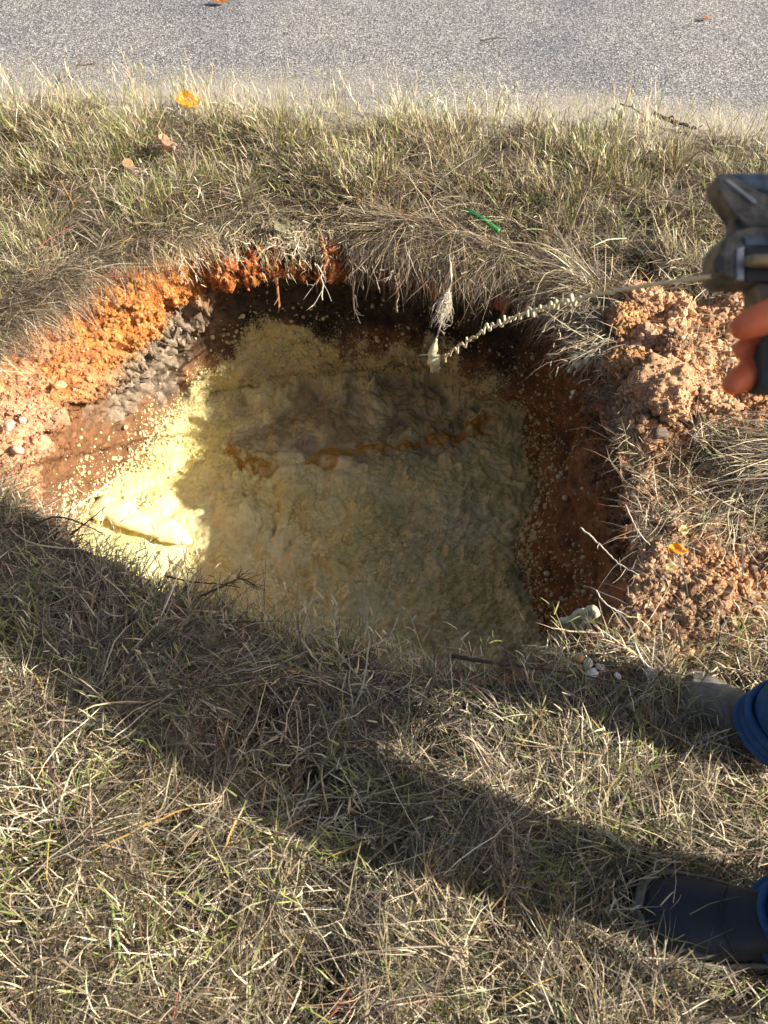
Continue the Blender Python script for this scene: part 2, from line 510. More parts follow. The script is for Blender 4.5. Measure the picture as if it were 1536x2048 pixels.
# dark jagged rock layer on the upper left
TH2 = np.tile(TH, len(rows))
thd = np.degrees(TH2)
nw = sstep(112, 128, thd + 6 * big_) * 1.0 + (thd < -170) * 0.0
nw = nw * (1 - sstep(146, 158, thd + 5 * big_)) * (thd > 0)
rock = nw * sstep(0.27, 0.32, ws + 0.03 * big_) * (1 - sstep(0.54, 0.66, ws + 0.16 * big_))
wl3, wid3 = worley(wp * np.array([1, 1, 1.5]), 26, 55)
disp += rock * (0.055 * (0.6 - wl3) + 0.03 * mid_)
# cavities under the orange lip on the far side
nn = (thd > 40) & (thd < 135)
disp += nn * (-0.03) * sstep(0.06, 0.16, ws) * (1 - sstep(0.3, 0.45, ws)) * (0.4 + big_)
wp2 = wp + wn_ * disp[:, None]
# colours by layer and side, plus painted undercut shade on the far side
c = np.zeros((len(wp), 3))
blend = np.clip(0.5 + 0.8 * mid_, 0, 1)[:, None]
upc = ORANGE * (1 - blend) + ORANGE2 * blend
upc = upc * (0.75 + 0.5 * wid1[:, None])
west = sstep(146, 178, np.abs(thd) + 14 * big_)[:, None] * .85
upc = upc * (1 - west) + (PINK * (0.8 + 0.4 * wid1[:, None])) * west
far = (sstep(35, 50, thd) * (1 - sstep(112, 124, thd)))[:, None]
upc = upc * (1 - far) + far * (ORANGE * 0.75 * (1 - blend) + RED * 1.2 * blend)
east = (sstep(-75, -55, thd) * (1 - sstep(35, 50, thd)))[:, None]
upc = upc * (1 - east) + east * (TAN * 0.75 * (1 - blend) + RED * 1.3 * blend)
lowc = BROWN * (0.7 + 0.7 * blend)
shade_m = (far[:, 0] * sstep(0.31, 0.40, ws + 0.05 * big_) * (1 - sstep(0.62, 0.8, ws + 0.15 * big_)))[:, None]  # shade below the far lip, painted into the wall colour
lowc = lowc * (1 - shade_m) + UNDERCUT_SHADE * (0.8 + 0.6 * blend) * shade_m
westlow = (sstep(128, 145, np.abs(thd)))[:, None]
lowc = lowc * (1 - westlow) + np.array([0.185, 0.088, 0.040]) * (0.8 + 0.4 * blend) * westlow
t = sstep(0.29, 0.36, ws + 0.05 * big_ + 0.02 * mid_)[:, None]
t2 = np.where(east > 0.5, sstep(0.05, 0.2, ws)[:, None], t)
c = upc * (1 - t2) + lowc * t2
greyc = GREY * (0.45 + 0.9 * wid3[:, None])
c = c * (1 - rock[:, None]) + greyc * rock[:, None]
# sprayed foam coat
fn = fbm(wp, 4, 3, 61); fn2 = fbm(wp * np.array([3, 3, 1]), 9, 2, 62)
foam = np.clip(sstep(0.42, 1.0, ws + 0.10 * fn + 0.05 * fn2), 0, 1)
farF = sstep(34, 62, thd + 8 * fn) * (1 - sstep(116, 150, thd + 12 * fn))
foam = foam * (0.55 + 0.75 * farF + 0.10 * westlow[:, 0])
foam = np.maximum(foam, (0.10 + 0.5 * sstep(0.5, 0.9, ws + 0.1 * fn)) * farF * sstep(0.38, 0.70, ws + 0.12 * fn) * sstep(280, 560, wpx + 120 * fn) * (1 - sstep(880, 1010, wpx + 80 * fn)))
foam = np.maximum(foam, 0.30 * sstep(0.45, 0.8, ws) * (1 + fn))
foam = np.maximum(foam, 0.42 * westlow[:, 0] * sstep(0.34, 0.9, ws + .1 * fn))
foam = np.where(east[:, 0] > 0.5, np.minimum(foam, 0.16 + 0.55 * sstep(0.8, 1.02, ws + 0.1 * fn)), foam)
foam = np.maximum(foam, farF * 1.35 * sstep(0.50, 0.88, ws + 0.12 * fn + .06 * fn2) ** 1.2 * sstep(250, 520, wpx + 110 * fn))
foam = foam * (1 - 0.85 * rock)
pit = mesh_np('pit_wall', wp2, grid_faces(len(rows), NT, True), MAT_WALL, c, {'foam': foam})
tag(pit, kind='structure')

# ---------------------------------------------------------------- foam bed
STEP = 0.0032
xs = np.arange(-1.12, 0.56, STEP); ys = np.arange(0.55, 2.12, STEP)
XX, YY = np.meshgrid(xs, ys)
fx, fy = XX.ravel(), YY.ravel()
fth = np.arctan2(fy - CEN[1], fx - CEN[0]); frr = np.hypot(fx - CEN[0], fy - CEN[1])
fe = RB(fth) + 0.05 - frr + 0.03 * fbm(v3(fx, fy, 0.0), 9, 3, 70) - 0.012
p = v3(fx, fy, 0.0)
wpd = p + 0.035 * np.stack([fbm(p, 6, 2, 71), fbm(p, 6, 2, 72), 0 * fx], -1)
fpx0, fpy0 = proj(v3(fx, fy, -0.72))
l1, i1_ = worley(wpd * np.array([1, 1, 1]), 8.5, 73)
l2, i2_ = worley(wpd + 0.012 * np.stack([fbm(p, 20, 2, 75), fbm(p, 20, 2, 76), 0 * fx], -1), 22, 74)
l3, i3_ = worley(wpd, 58, 77)
sm = sstep(-0.25, 0.5, fbm(p, 3.5, 2, 80))       # smooth billow areas against lumpy ones
zf = -0.735 + 0.022 * fbm(p, 2.2, 3, 81) + 0.075 * (0.55 - l1) * (0.35 + 0.65 * i1_) * (0.45 + 0.55 * sstep(330, 560, fpx0)) + (0.056 * (0.5 - l2 ** 1.6)) * (1 - 0.75 * sm) * (0.4 + i2_) * sstep(330, 620, fpx0) + (0.3 + 0.7 * sstep(330, 560, fpx0)) * (0.019 * (0.5 - l3 ** 1.5) * (1 - 0.45 * sm) + 0.008 * fbm(p, 24, 5, 82, .6))
zf += 0.03 * np.exp(-np.maximum(fe, 0) / 0.05) * (0.6 + fbm(p, 8, 2, 83))
northf = np.clip(np.sin(fth), 0, 1) ** 2
zf += northf * 0.085 * np.exp(-np.maximum(fe - .04, 0) / 0.10) * (0.8 + .6 * fbm(p, 5, 3, 84))
# sunken liquid film at the far side of the bed
def blob(cx, cy, ax, ay, rot=0, n=0.35, seed=90):
    dx, dy = fpx0 - cx, fpy0 - cy
    a = math.radians(rot); u = (dx * math.cos(a) + dy * math.sin(a)) / ax; v = (-dx * math.sin(a) + dy * math.cos(a)) / ay
    q = np.sqrt(u * u + v * v) + n * fbm(p, 9, 3, seed)
    return 1 - sstep(0.75, 1.1, q)
film = np.maximum(blob(700, 845, 240, 72, -5, .35, 91), blob(860, 845, 80, 75, 0, .25, 92))
ridge = film * (1 - film) * 4
zf = zf * (1 - film) + film * (-0.745 + 0.55 * (zf + 0.735)) + 0.008 * ridge
amber = np.maximum.reduce([blob(515, 928, 55, 20, 22, .7, 93), blob(645, 905, 48, 26, -12, .7, 94), blob(790, 886, 130, 9, -5, .8, 95), blob(968, 862, 40, 24, -10, .5, 96), blob(885, 868, 50, 12, 0, .6, 97)])
yel = np.array([0.90, 0.79, 0.35]); pale = np.array([0.90, 0.82, 0.46]); olive = np.array([0.48, 0.40, 0.17])
m1 = np.clip(0.5 + 0.9 * fbm(p, 4, 4, 98), 0, 1)[:, None]; m2_ = np.clip(fbm(p, 7, 4, 198) * 1.0, 0, .28)[:, None]
fcol = yel * (1 - m1) + pale * m1
fcol = fcol * (1 - m2_) + np.array([0.80, 0.67, 0.26]) * m2_
fcol = fcol * (0.84 + 0.2 * i2_[:, None]) * (0.9 + 0.2 * i3_[:, None])
lit = sstep(560, 330, fpx0)[:, None]
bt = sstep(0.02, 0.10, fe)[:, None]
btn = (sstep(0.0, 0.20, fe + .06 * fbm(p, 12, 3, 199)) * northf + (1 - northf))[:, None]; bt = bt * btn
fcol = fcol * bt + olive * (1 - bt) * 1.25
mauve = np.array([0.27, 0.19, 0.11])
fm = (film * np.clip(0.62 + 0.75 * fbm(p, 10, 4, 99), 0.12, 1))[:, None]; fm = np.clip(fm, 0, 0.72)
fcol = fcol * (1 - fm) + mauve * fm
am = (amber * np.clip(0.72 + 0.8 * fbm(p, 26, 3, 100), 0, 1))[:, None]
fcol = fcol * (1 - am) + np.array([0.52, 0.27, 0.03]) * am
wetv = np.clip(np.maximum(film * 0.95, amber * 0.8) + 0.25 * sm, 0, 1)
keep = (fe > -0.005).reshape(XX.shape)
F = grid_faces(len(ys), len(xs))
kf = keep.ravel()[F].all(1); F = F[kf]
used = np.unique(F); remap = -np.ones(len(fx), int); remap[used] = np.arange(len(used)); F = remap[F]
FV = v3(fx, fy, zf)[used]
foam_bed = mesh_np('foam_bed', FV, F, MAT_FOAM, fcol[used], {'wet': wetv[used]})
tag(foam_bed, 'lumpy pale yellow expanding foam covering the whole bottom of the hole', 'foam')
FROTH = True
# rounded glossy bulge of fresh foam in the sunny corner
def bulge(name, path, rads, mat, seed, parent=None, squash=0.7):
    pp = smooth_path(path, 60); rv = np.interp(np.linspace(0, 1, 60), np.linspace(0, 1, len(rads)), rads)
    e = np.linspace(0, 1, 60); rv = rv * np.sqrt(np.clip(1 - np.clip((0.10 - e) / 0.10, 0, 1) ** 2, 0.02, 1)) * np.sqrt(np.clip(1 - np.clip((e - 0.9) / 0.1, 0, 1) ** 2, 0.02, 1))
    V, F = tube_np(pp, rv, 40)
    cz = np.concatenate([np.repeat(pp[:, 2], 40), [pp[0, 2], pp[-1, 2]]])
    V[:, 2] = cz + (V[:, 2] - cz) * squash
    V += (0.006 * fbm(V, 16, 3, seed))[:, None] * np.array([1, 1, 1])
    o = tubes_obj(name, [(V, F)], mat, parent)
    return o
mb = M('glossy_fresh_foam'); nb = mb.noise(18, 3, 0.5)
mb.l(mb.ramp(nb.outputs['Fac'], [(0.3, (0.74, 0.66, 0.36)), (0.7, (0.80, 0.74, 0.50))]).outputs['Color'], mb.b.inputs['Base Color'])
mb.b.inputs['Roughness'].default_value = 0.28; mb.l(mb.bump(nb.outputs['Fac'], 0.3, 0.01), mb.b.inputs['Normal'])
z_ = -0.70
bulge('foam_bulge', [P(185, 1040, z_), P(215, 1012, z_ + .01), P(255, 1035, z_ + .01), P(300, 1050, z_), P(350, 1068, z_ - .005), P(385, 1085, z_ - .02)], [.030, .044, .036, .040, .036, .014], mb.m, 5, foam_bed, .5)

# ---------------------------------------------------------------- scatter helpers
ico = bmesh.new(); bmesh.ops.create_icosphere(ico, subdivisions=1, radius=1)
IV = np.array([v.co[:] for v in ico.verts]); IF = np.array([[v.index for v in f.verts] for f in ico.faces]); ico.free()

def scatter(name, pos, size, nrm, colr, mat, squash=0.8, rough=0.35, seed=1, smooth=False):
    rs = np.random.RandomState(seed); n = len(pos); k = len(IV)
    sc = size[:, None, None] * (1 + rough * rs.uniform(-1, 1, (n, k, 1)))
    ax = rs.uniform(0.7, 1.3, (n, 1, 3)); ax[:, :, 2] *= squash
    V = IV[None] * ax * sc
    q = rs.randn(n, 4); q /= np.linalg.norm(q, axis=1)[:, None]
    w, x, y, z = q.T
    Rm = np.stack([1 - 2 * (y * y + z * z), 2 * (x * y - z * w), 2 * (x * z + y * w), 2 * (x * y + z * w), 1 - 2 * (x * x + z * z), 2 * (y * z - x * w), 2 * (x * z - y * w), 2 * (y * z + x * w), 1 - 2 * (x * x + y * y)], -1).reshape(n, 3, 3)
    V = np.einsum('nij,nkj->nki', Rm, V) + (pos + nrm * size[:, None] * 0.25)[:, None, :]
    Fc = IF[None] + (np.arange(n) * k)[:, None, None]
    C = np.repeat(colr[:, None, :], k, 1).reshape(-1, 3)
    return mesh_np(name, V.reshape(-1, 3), Fc.reshape(-1, 3), mat, C, smooth=smooth)

# froth: small bubbles of foam crowded on the rougher patches of the bed
rs = np.random.RandomState(25)
fw = (keep.ravel()[used] * np.clip(0.15 + 1.6 * fbm(FV, 5, 3, 121) , .02, 1) * (1 - .85 * film[used]) * (0.25 + .75 * sstep(330, 520, fpx0[used])))
i = rs.choice(len(FV), 17000, p=fw / fw.sum())
fr = scatter('froth', FV[i] - np.array([0, 0, .0012]), rs.gamma(1.6, 0.0014, len(i)).clip(0, .008) + .0012, np.tile(np.array([0, 0, 1.0]), (len(i), 1)), fcol[used][i] * rs.uniform(.9, 1.08, (len(i), 1)), MAT_GRASS, .8, .12, 26, True)
tag(fr, kind='stuff'); fr.parent = foam_bed

# ---------------------------------------------------------------- spoil heap
HS = 0.005
hx = np.arange(0.30, 1.75, HS); hy = np.arange(0.98, 1.85, HS)
HX, HY = np.meshgrid(hx, hy); X, Y = HX.ravel(), HY.ravel()
hp = v3(X, Y, 0.0); hpx, hpy = proj(v3(X, Y, 0.04))
_, _, hz_, _ = soil_zone(hpx, hpy)
edge_r = np.hypot(X - CEN[0], Y - CEN[1]) - R0(np.arctan2(Y - CEN[1], X - CEN[0]))
hm = hz_ * sstep(-0.012, 0.07, edge_r + 0.02 * fbm(hp, 12, 2, 3))
b1_, _ = worley(hp, 8, 12); b2_, bi2 = worley(hp, 34, 13); b3_, bi3 = worley(hp, 85, 14)
H = hm * (0.062 + 0.045 * fbm(hp, 3.5, 3, 111) + 0.035 * (0.55 - b1_) + 0.012 * (0.5 - b2_) + 0.008 * (0.5 - b3_) + 0.020 * fbm(hp, 14, 5, 15, .6))
HZ = G(X, Y) - 0.012 + H
hc = TAN * (0.72 + 0.5 * bi3[:, None]) ; rr_ = np.clip(fbm(hp, 5, 3, 16) * 1.2, 0, 1)[:, None]
hc = hc * (1 - 0.7 * rr_) + ORANGE * 0.95 * 0.7 * rr_
hc = hc * (1 - 0.25 * (bi2[:, None] < 0.2))
F = grid_faces(len(hy), len(hx)); F = F[(hm[F] > 0.02).any(1)]
used = np.unique(F); remap = -np.ones(len(X), int); remap[used] = np.arange(len(used)); F = remap[F]
HV = v3(X, Y, HZ)[used]; HC = hc[used]; HM = hm[used]
heap = mesh_np('spoil_heap', HV, F, MAT_SOIL, HC)
tag(heap, 'low heap of crumbly pink tan spoil piled on the right edge of the hole', 'soil heap')

# clods
def clod(pxy, r, colr, label, z=0.05, seed=1, name='soil_clod', fl=0.8):
    b = bmesh.new(); bmesh.ops.create_icosphere(b, subdivisions=5, radius=1)
    V = np.array([v.co[:] for v in b.verts]); Fc = np.array([[v.index for v in f.verts] for f in b.faces]); b.free()
    q = V + seed * 3.1
    w1_, wi = worley(q, 2.2, seed); w2_, wi2 = worley(q, 7, seed + 1); w3_, wi3 = worley(q, 16, seed + 2)
    rad = 1 + 0.34 * fbm(q, 1.3, 5, seed, .55) + 0.10 * (0.5 - w1_) + 0.06 * (0.5 - w2_) + 0.045 * (0.5 - w3_)
    V = V * rad[:, None] * r; V[:, 2] *= fl
    cl = np.array(colr) * (0.7 + 0.55 * wi3[:, None]) * (1 + 0.2 * fbm(q, 2, 2, seed)[:, None])
    o = mesh_np(name, V, Fc, MAT_SOIL, cl)
    w = P(pxy[0], pxy[1], z); o.location = w
    tag(o, label, 'clod', 'clods of soil on the spoil heap')
    return o, V + w, cl
clods = [clod((1335, 775), .075, TAN, 'biggest rounded clod, low on the left side of the spoil heap', .055, 1, fl=.65),
         clod((1347, 690), .034, TAN * .62, 'small brown ball of soil in the middle of the spoil heap', .06, 2),
         clod((1425, 805), .058, TAN, 'wide pale clod low on the heap, right of the biggest clod', .04, 3, fl=.7),
         clod((1505, 795), .055, TAN * np.array([1, .9, .8]), 'pale clod at the right frame edge, below the pistol grip', .04, 4, fl=.7),
         clod((1447, 782), .020, ORANGE, 'small orange lump of clay between two pale clods', .06, 5),
         clod((1255, 640), .045, (TAN + ORANGE2) * .48, 'orange tan clod at the top left of the heap beside the hole', .04, 6, fl=.6),
         clod((1290, 600), .05, TAN * 1.05, 'pale clod at the top of the heap beneath the foam stream', .045, 7, fl=.6),
         clod((1250, 730), .04, (TAN + ORANGE2) * .42, 'dull orange clod on the hole edge left of the heap', .03, 8, fl=.7)]

# crumbs on every loose soil surface
def pick(V, Nn, wgt, n, seed):
    rs = np.random.RandomState(seed); pr = wgt / wgt.sum()
    i = rs.choice(len(V), n, p=pr); return i
cp, cn, cc_, cs = [], [], [], []
upn = np.array([0, 0, 1.0])
gmask = sz * (np.hypot(pts[:, 0], pts[:, 1] - 1) < 2.2) * (rr[:, None] * np.ones(NT)).ravel() ** 0.5
gmask *= (rr[:, None] < 1.0).repeat(NT, 1).ravel()
i = pick(pts, None, gmask + 1e-12, 26000, 1); cp.append(pts[i]); cn.append(np.tile(upn, (len(i), 1))); cc_.append(gcol[i]); cs.append(np.random.RandomState(2).gamma(2.2, 0.0016, len(i)) + 0.0013)
i = pick(HV, None, HM, 34000, 3); cp.append(HV[i]); cn.append(np.tile(upn, (len(i), 1))); cc_.append(HC[i]); cs.append(np.random.RandomState(4).gamma(2.2, 0.0017, len(i)) + 0.0013)
wm = (up * (1 - 0.7 * far[:, 0])) * (ws > 0.01) * (np.abs(thd + 90) > 55) + 0.08 * (thd > 100) * (ws < .5) * 1.0
i = pick(wp2, None, wm + 1e-12, 34000, 5); cp.append(wp2[i]); cn.append(wn_[i]); cc_.append(c[i]); cs.append(np.random.RandomState(6).gamma(1.5, 0.0012, len(i)) + 0.0008)
for k, (o, V, cl) in enumerate(clods):
    i = np.random.RandomState(50 + k).choice(len(V), 1300); cp.append(V[i]); cn.append(np.tile(upn, (1300, 1))); cc_.append(cl[i]); cs.append(np.random.RandomState(60 + k).gamma(1.3, 0.0012, 1300) + 0.0008)
cp = np.vstack(cp); cn = np.vstack(cn); cc_ = np.vstack(cc_); cs = np.clip(np.concatenate(cs), 0, 0.014)
rs = np.random.RandomState(9)
vv = rs.uniform(0.65, 1.5, (len(cp), 1)); pk = rs.rand(len(cp), 1)
cc_ = cc_ * vv; cc_ = np.where(pk > 0.965, np.array([0.62, 0.46, 0.32]) * vv ** .5, cc_)
cr = scatter('soil_crumbs', cp, cs, cn, cc_, MAT_SOIL, 0.8, 0.3, 3)
tag(cr, 'crumbs of orange and tan soil strewn over the heap and the edge of the hole', 'soil crumbs', kind='stuff')

# foam spatter on the walls
spm = (0.004 + foam ** 1.2 * 0.25 + 0.3 * east[:, 0] * sstep(0.50, 1.0, ws + 0.1 * fn) + 0.30 * westlow[:, 0] * sstep(0.5, 0.9, ws + .1 * fn)) * sstep(0.38, 0.5, ws) * (1 - 0.8 * rock)
spm = spm * ((thd > -80) | (thd < -160))
i = pick(wp2, None, spm, 22000, 15)
rs = np.random.RandomState(16)
sp_c = np.array([0.70, 0.61, 0.34]) * rs.uniform(0.75, 1.15, (len(i), 1))
spt = scatter('foam_spatter', wp2[i], rs.gamma(0.8, 0.0020, len(i)).clip(0, .010) + 0.0007, wn_[i], sp_c, MAT_GRASS, 0.9, 0.15, 17, True)
tag(spt, 'flecks of pale foam spattered over the inner sides of the hole', 'foam spatter', kind='stuff')

# ---------------------------------------------------------------- road
ru = np.linspace(-40, 40, 200); ru = np.sign(ru) * (np.abs(ru) / 40) ** 2.2 * 40
rd = np.concatenate([np.arange(-0.35, 1.2, 0.02), np.geomspace(1.22, 30, 40)])
TN = (E1 - E0)[:2] / np.linalg.norm((E1 - E0)[:2]); OM = (E0 + E1)[:2] / 2
RU, RD = np.meshgrid(ru, rd)
rx = OM[0] + RU * TN[0] + RD * EN[0]; ry = OM[1] + RU * TN[1] + RD * EN[1]
rp = v3(rx.ravel(), ry.ravel(), 0)
rz = -0.004 + 0.0 * rp[:, 0] + 0.003 * fbm(rp, 1.0, 2, 7) - 0.05 * sstep(-0.12, -0.3, RD.ravel())
sandv = np.exp(-np.maximum(RD.ravel() - 0.10, 0) / 0.38) * (0.85 + 0.35 * fbm(rp * np.array([0.5, 1.5, 1]), 2.5, 3, 19))
road = mesh_np('road', v3(rp[:, 0], rp[:, 1], rz), grid_faces(len(rd), len(ru)), MAT_ROAD, None, {'sand': sandv})
tag(road, kind='structure')

# ---------------------------------------------------------------- grass
def blades(root, az, el, L, w, bend, curl, col, tip=None, nseg=4, seed=0, hug=True, roll=0.6):
    rs = np.random.RandomState(seed); n = len(root)
    p = root.copy(); V = np.zeros((n, nseg + 1, 2, 3)); C = np.zeros((n, nseg + 1, 2, 3))
    prof = np.interp(np.linspace(0, 1, nseg + 1), [0, .3, .7, 1], [0.75, 1, 0.8, 0.06])
    rl = rs.uniform(-roll, roll, n)
    kink = rs.randn(n, nseg + 1) * 0.10
    tip = col if tip is None else tip
    for k in range(nseg + 1):
        s = k / nseg
        e = el - bend * s; a = az + curl * s + kink[:, k]
        d = np.stack([np.cos(e) * np.cos(a), np.cos(e) * np.sin(a), np.sin(e)], -1)
        side = np.stack([-np.sin(a), np.cos(a), 0 * a], -1); up_ = np.cross(d, side)
        W = side * np.cos(rl)[:, None] + up_ * np.sin(rl)[:, None]
        if hug:
            th = np.arctan2(p[:, 1] - CEN[1], p[:, 0] - CEN[0]); er = np.hypot(p[:, 0] - CEN[0], p[:, 1] - CEN[1]) - R0(th)
            g = G(p[:, 0], p[:, 1]) + 0.002
            p[:, 2] = np.where(er > 0, np.maximum(p[:, 2], g), p[:, 2])
        hw = (w * prof[k] * 0.5)[:, None]
        V[:, k, 0] = p - W * hw; V[:, k, 1] = p + W * hw
        cc = col * (1 - s * s) + tip * s * s
        C[:, k, 0] = cc; C[:, k, 1] = cc
        p = p + d * (L / nseg)[:, None]
    b = (np.arange(n) * (nseg + 1) * 2)[:, None, None]
    k = np.arange(nseg)[None, :, None] * 2
    F = (b + k + np.array([0, 1, 3, 2])[None, None, :]).reshape(-1, 4)
    return V.reshape(-1, 3), F, C.reshape(-1, 3)

def ground_pts(n, box, dens, seed):
    rs = np.random.RandomState(seed); out = []; tot = 0
    while tot < n:
        x = rs.uniform(box[0], box[1], n); y = rs.uniform(box[2], box[3], n)
        p = v3(x, y, 0)
        px, py = proj(p)
        k = (px > -260) & (px < 1800) & (py > 60) & (py < 2500)
        x, y, px, py, p = x[k], y[k], px[k], py[k], p[k]
        th = np.arctan2(y - CEN[1], x - CEN[0]); er = np.hypot(x - CEN[0], y - CEN[1]) - R0(th)
        dn = dens(x, y, px, py, er, p)
        k = rs.rand(len(x)) < dn * (er > -0.004)
        out.append(np.stack([x[k], y[k], px[k], py[k], er[k]], -1)); tot += k.sum()
    return np.vstack(out)[:n]

def cover(x, y, px, py, er, p):
    z_, r_, h_, l_ = soil_zone(px, py)
    d = road_d(x, y)
    ed = 1 - sstep(-0.14, 0.01, d + 0.09 * fbm(p, 5, 3, 201) + 0.02 * fbm(p, 30, 2, 202))
    m = np.clip(1 - 0.99 * h_ - 0.97 * l_, 0, 1) * (1 - 0.97 * r_)
    # thin spots where the dark soil shows
    thin = np.clip(0.80 + 1.8 * fbm(p, 8, 3, 203), 0.10, 1) * np.clip(.75 + 1.6 * fbm(p, 26, 2, 204), .12, 1)
    slope = np.clip(er / 0.03, 0.5, 1)
    for (ax_, ay_, bx2_, by2_) in ((.385, .165, .70, .125), (.56, .51, .76, .40)):
        vx, vy = bx2_ - ax_, by2_ - ay_; u_ = np.clip(((x - ax_) * vx + (y - ay_) * vy) / (vx * vx + vy * vy), 0, 1)
        m = m * (np.hypot(x - ax_ - u_ * vx, y - ay_ - u_ * vy) > .055)
    return m * ed * thin * slope

STRAW = np.array([0.52, 0.405, 0.25]); STRAW2 = np.array([0.70, 0.60, 0.41]); GREYB = np.array([0.31, 0.235, 0.17]); BRN = np.array([0.34, 0.21, 0.105])
GRN = np.array([0.16, 0.20, 0.05]); GRN2 = np.array([0.33, 0.33, 0.12]); GOLD = np.array([0.60, 0.40, 0.10]); OLD = np.array([0.20, 0.155, 0.115])
PAL = np.array([STRAW, STRAW2, GREYB, BRN, GRN, GRN2, GOLD, OLD])
def colours(p, wts, seed):
    rs = np.random.RandomState(seed); n = len(p)
    W = np.cumsum(wts, 1); W /= W[:, -1:]
    k = (rs.rand(n, 1) > W).sum(1)
    return 0.90 * PAL[k] * rs.choice([.22, .42, .70, 1.0, 1.35], (n, 1), p=[.24, .24, .22, .17, .13]) * rs.uniform(0.85, 1.15, (n, 1)) * (1 + rs.uniform(-.06, .06, (n, 3)))

BOX = (-2.3, 2.3, -0.45, 2.9)
gparts = []
# A: matted dead straw lying every way
q = ground_pts(180000, BOX, cover, 301)
x, y, gpx, gpy, er = q.T; n = len(q); rs = np.random.RandomState(302)
p = v3(x, y, 0)
thick = 0.016 + 0.066 * np.clip(0.45 + 0.9 * fbm(p, 5, 3, 303), 0, 1) * (1 - 0.4 * sstep(-.3, 0, road_d(x, y)))
thick *= 0.35 + 0.65 * sstep(0, .14, er) + 0.25 * (y < .6)
lvl = rs.rand(n)
p[:, 2] = G(x, y) + 0.001 + thick * lvl
azf = 2.2 * fbm(p, 1.6, 2, 304) * math.pi
az = np.where(rs.rand(n) < 0.45, azf + rs.randn(n) * 0.5, rs.uniform(0, 2 * math.pi, n))
gmix = np.clip(0.25 + 1.1 * fbm(p, 2.5, 3, 305), 0, 1)
wt = np.stack([1.2 + 0 * x, 0.75 + 0 * x, 0.8 + 0 * x, 0.45 + 0 * x, 0.05 + .22 * gmix, 0.07 + .25 * gmix, 0.06 + 0 * x, .55 + 0 * x], 1)
rimk = np.exp(-np.maximum(er, 0) / 0.10); wt[:, 2] += rimk; wt[:, 7] += rimk; wt[:, 4] *= 1 - rimk; wt[:, 5] *= 1 - rimk
L = rs.gamma(5, 0.0140, n).clip(.02, .17); w = rs.uniform(0.0006, 0.0018, n) * np.where(rs.rand(n) < .10, 2.0, 1)
C_ = colours(p, wt, 306)
gparts.append(blades(p, az, rs.normal(0.22, 0.30, n), L, w, rs.uniform(-.1, 1.0, n), rs.uniform(-.7, .7, n), C_, C_ * 1.05, 4, 307))
# B: standing blades, tallest in the verge beside the road
def stand(x, y, px, py, er, p):
    far_ = sstep(1.6, 1.95, y)
    cl = np.clip(0.25 + 1.6 * fbm(p, 4.5, 3, 311), 0.03, 1)
    return cover(x, y, px, py, er, p) * (0.22 + 0.78 * far_) * cl * np.clip(er / 0.1, 0.1, 1)
q = ground_pts(46000, BOX, stand, 312); x, y, gpx, gpy, er = q.T; n = len(q); rs = np.random.RandomState(313)
p = v3(x, y, G(x, y)); far_ = sstep(1.6, 2.0, y)
gm = np.clip(0.45 + 1.0 * fbm(p, 2.2, 3, 314) + 0.25 * sstep(0.9, 1.4, x), 0, 1)
wt = np.stack([0.8 + 0 * x, .5 + 0 * x, .45 + 0 * x, .35 + 0 * x, 0.05 + .38 * gm, .10 + .65 * gm, .22 + 0 * x, .1 + 0 * x], 1)
C_ = colours(p, wt, 315)
L = (0.035 + 0.09 * rs.rand(n) ** 1.2) * (0.65 + 0.45 * far_) * (0.6 + 0.4 * np.clip(-road_d(x, y) / .25, 0.3, 1))
gparts.append(blades(p, rs.uniform(0, 6.283, n), rs.normal(1.08, 0.28, n), L, rs.uniform(.0012, .0028, n), rs.uniform(0, 1.3, n), rs.uniform(-.6, .6, n), C_ * 0.9, C_ * 1.1, 4, 316))
# C: branching creeping stems with short leaves at the nodes
def sprig(q, seed, lmin, lmax, elm, droop, greens=0.5, zup=0.02, azc=None):
    rs = np.random.RandomState(seed); x, y = q[:, 0], q[:, 1]; n = len(q)
    p = v3(x, y, 0); p[:, 2] = G(x, y) + rs.uniform(0, zup, n)
    az = rs.uniform(0, 6.283, n) if azc is None else azc
    el = rs.normal(elm, .3, n); L = rs.uniform(lmin, lmax, n); bend = rs.uniform(0.1, droop, n); curl = rs.uniform(-.6, .6, n)
    g = rs.rand(n) < greens
    C_ = np.where(g[:, None], np.where(rs.rand(n, 1) < .5, GRN * 1.1, GRN2), np.where(rs.rand(n, 1) < .5, STRAW2, STRAW)) * rs.uniform(.75, 1.2, (n, 1))
    parts = [blades(p, az, el, L, rs.uniform(.0011, .0019, n), bend, curl, np.where(g[:, None], C_ * .5 + BRN * .5, C_), C_, 6, seed + 1, True, 0.2)]
    nod = 6
    for k in range(nod):
        s = (k + 0.8) / nod
        t = np.linspace(0, s, 8); pos = p.copy()
        for a_, b_ in zip(t[:-1], t[1:]):
            m_ = (a_ + b_) / 2; e = el - bend * m_; aa = az + curl * m_
            pos = pos + np.stack([np.cos(e) * np.cos(aa), np.cos(e) * np.sin(aa), np.sin(e)], -1) * (L * (b_ - a_))[:, None]
        pos[:, 2] = np.maximum(pos[:, 2], np.where(q[:, 4] > 0.06, G(x, y) + .002, -9))
        sd = 1 if k % 2 else -1
        aa = az + curl * s + sd * rs.uniform(.4, 1.1, n); e = el - bend * s + rs.uniform(0, .6, n)
        ll = rs.uniform(.015, .05, n) * (1.1 - .4 * s)
        parts.append(blades(pos, aa, e, ll, rs.uniform(.0014, .0027, n), rs.uniform(.1, .9, n), rs.uniform(-.3, .3, n), C_, C_ * 1.1, 3, seed + 5 + k, True))
    return parts
q = ground_pts(3000, BOX, stand, 321)
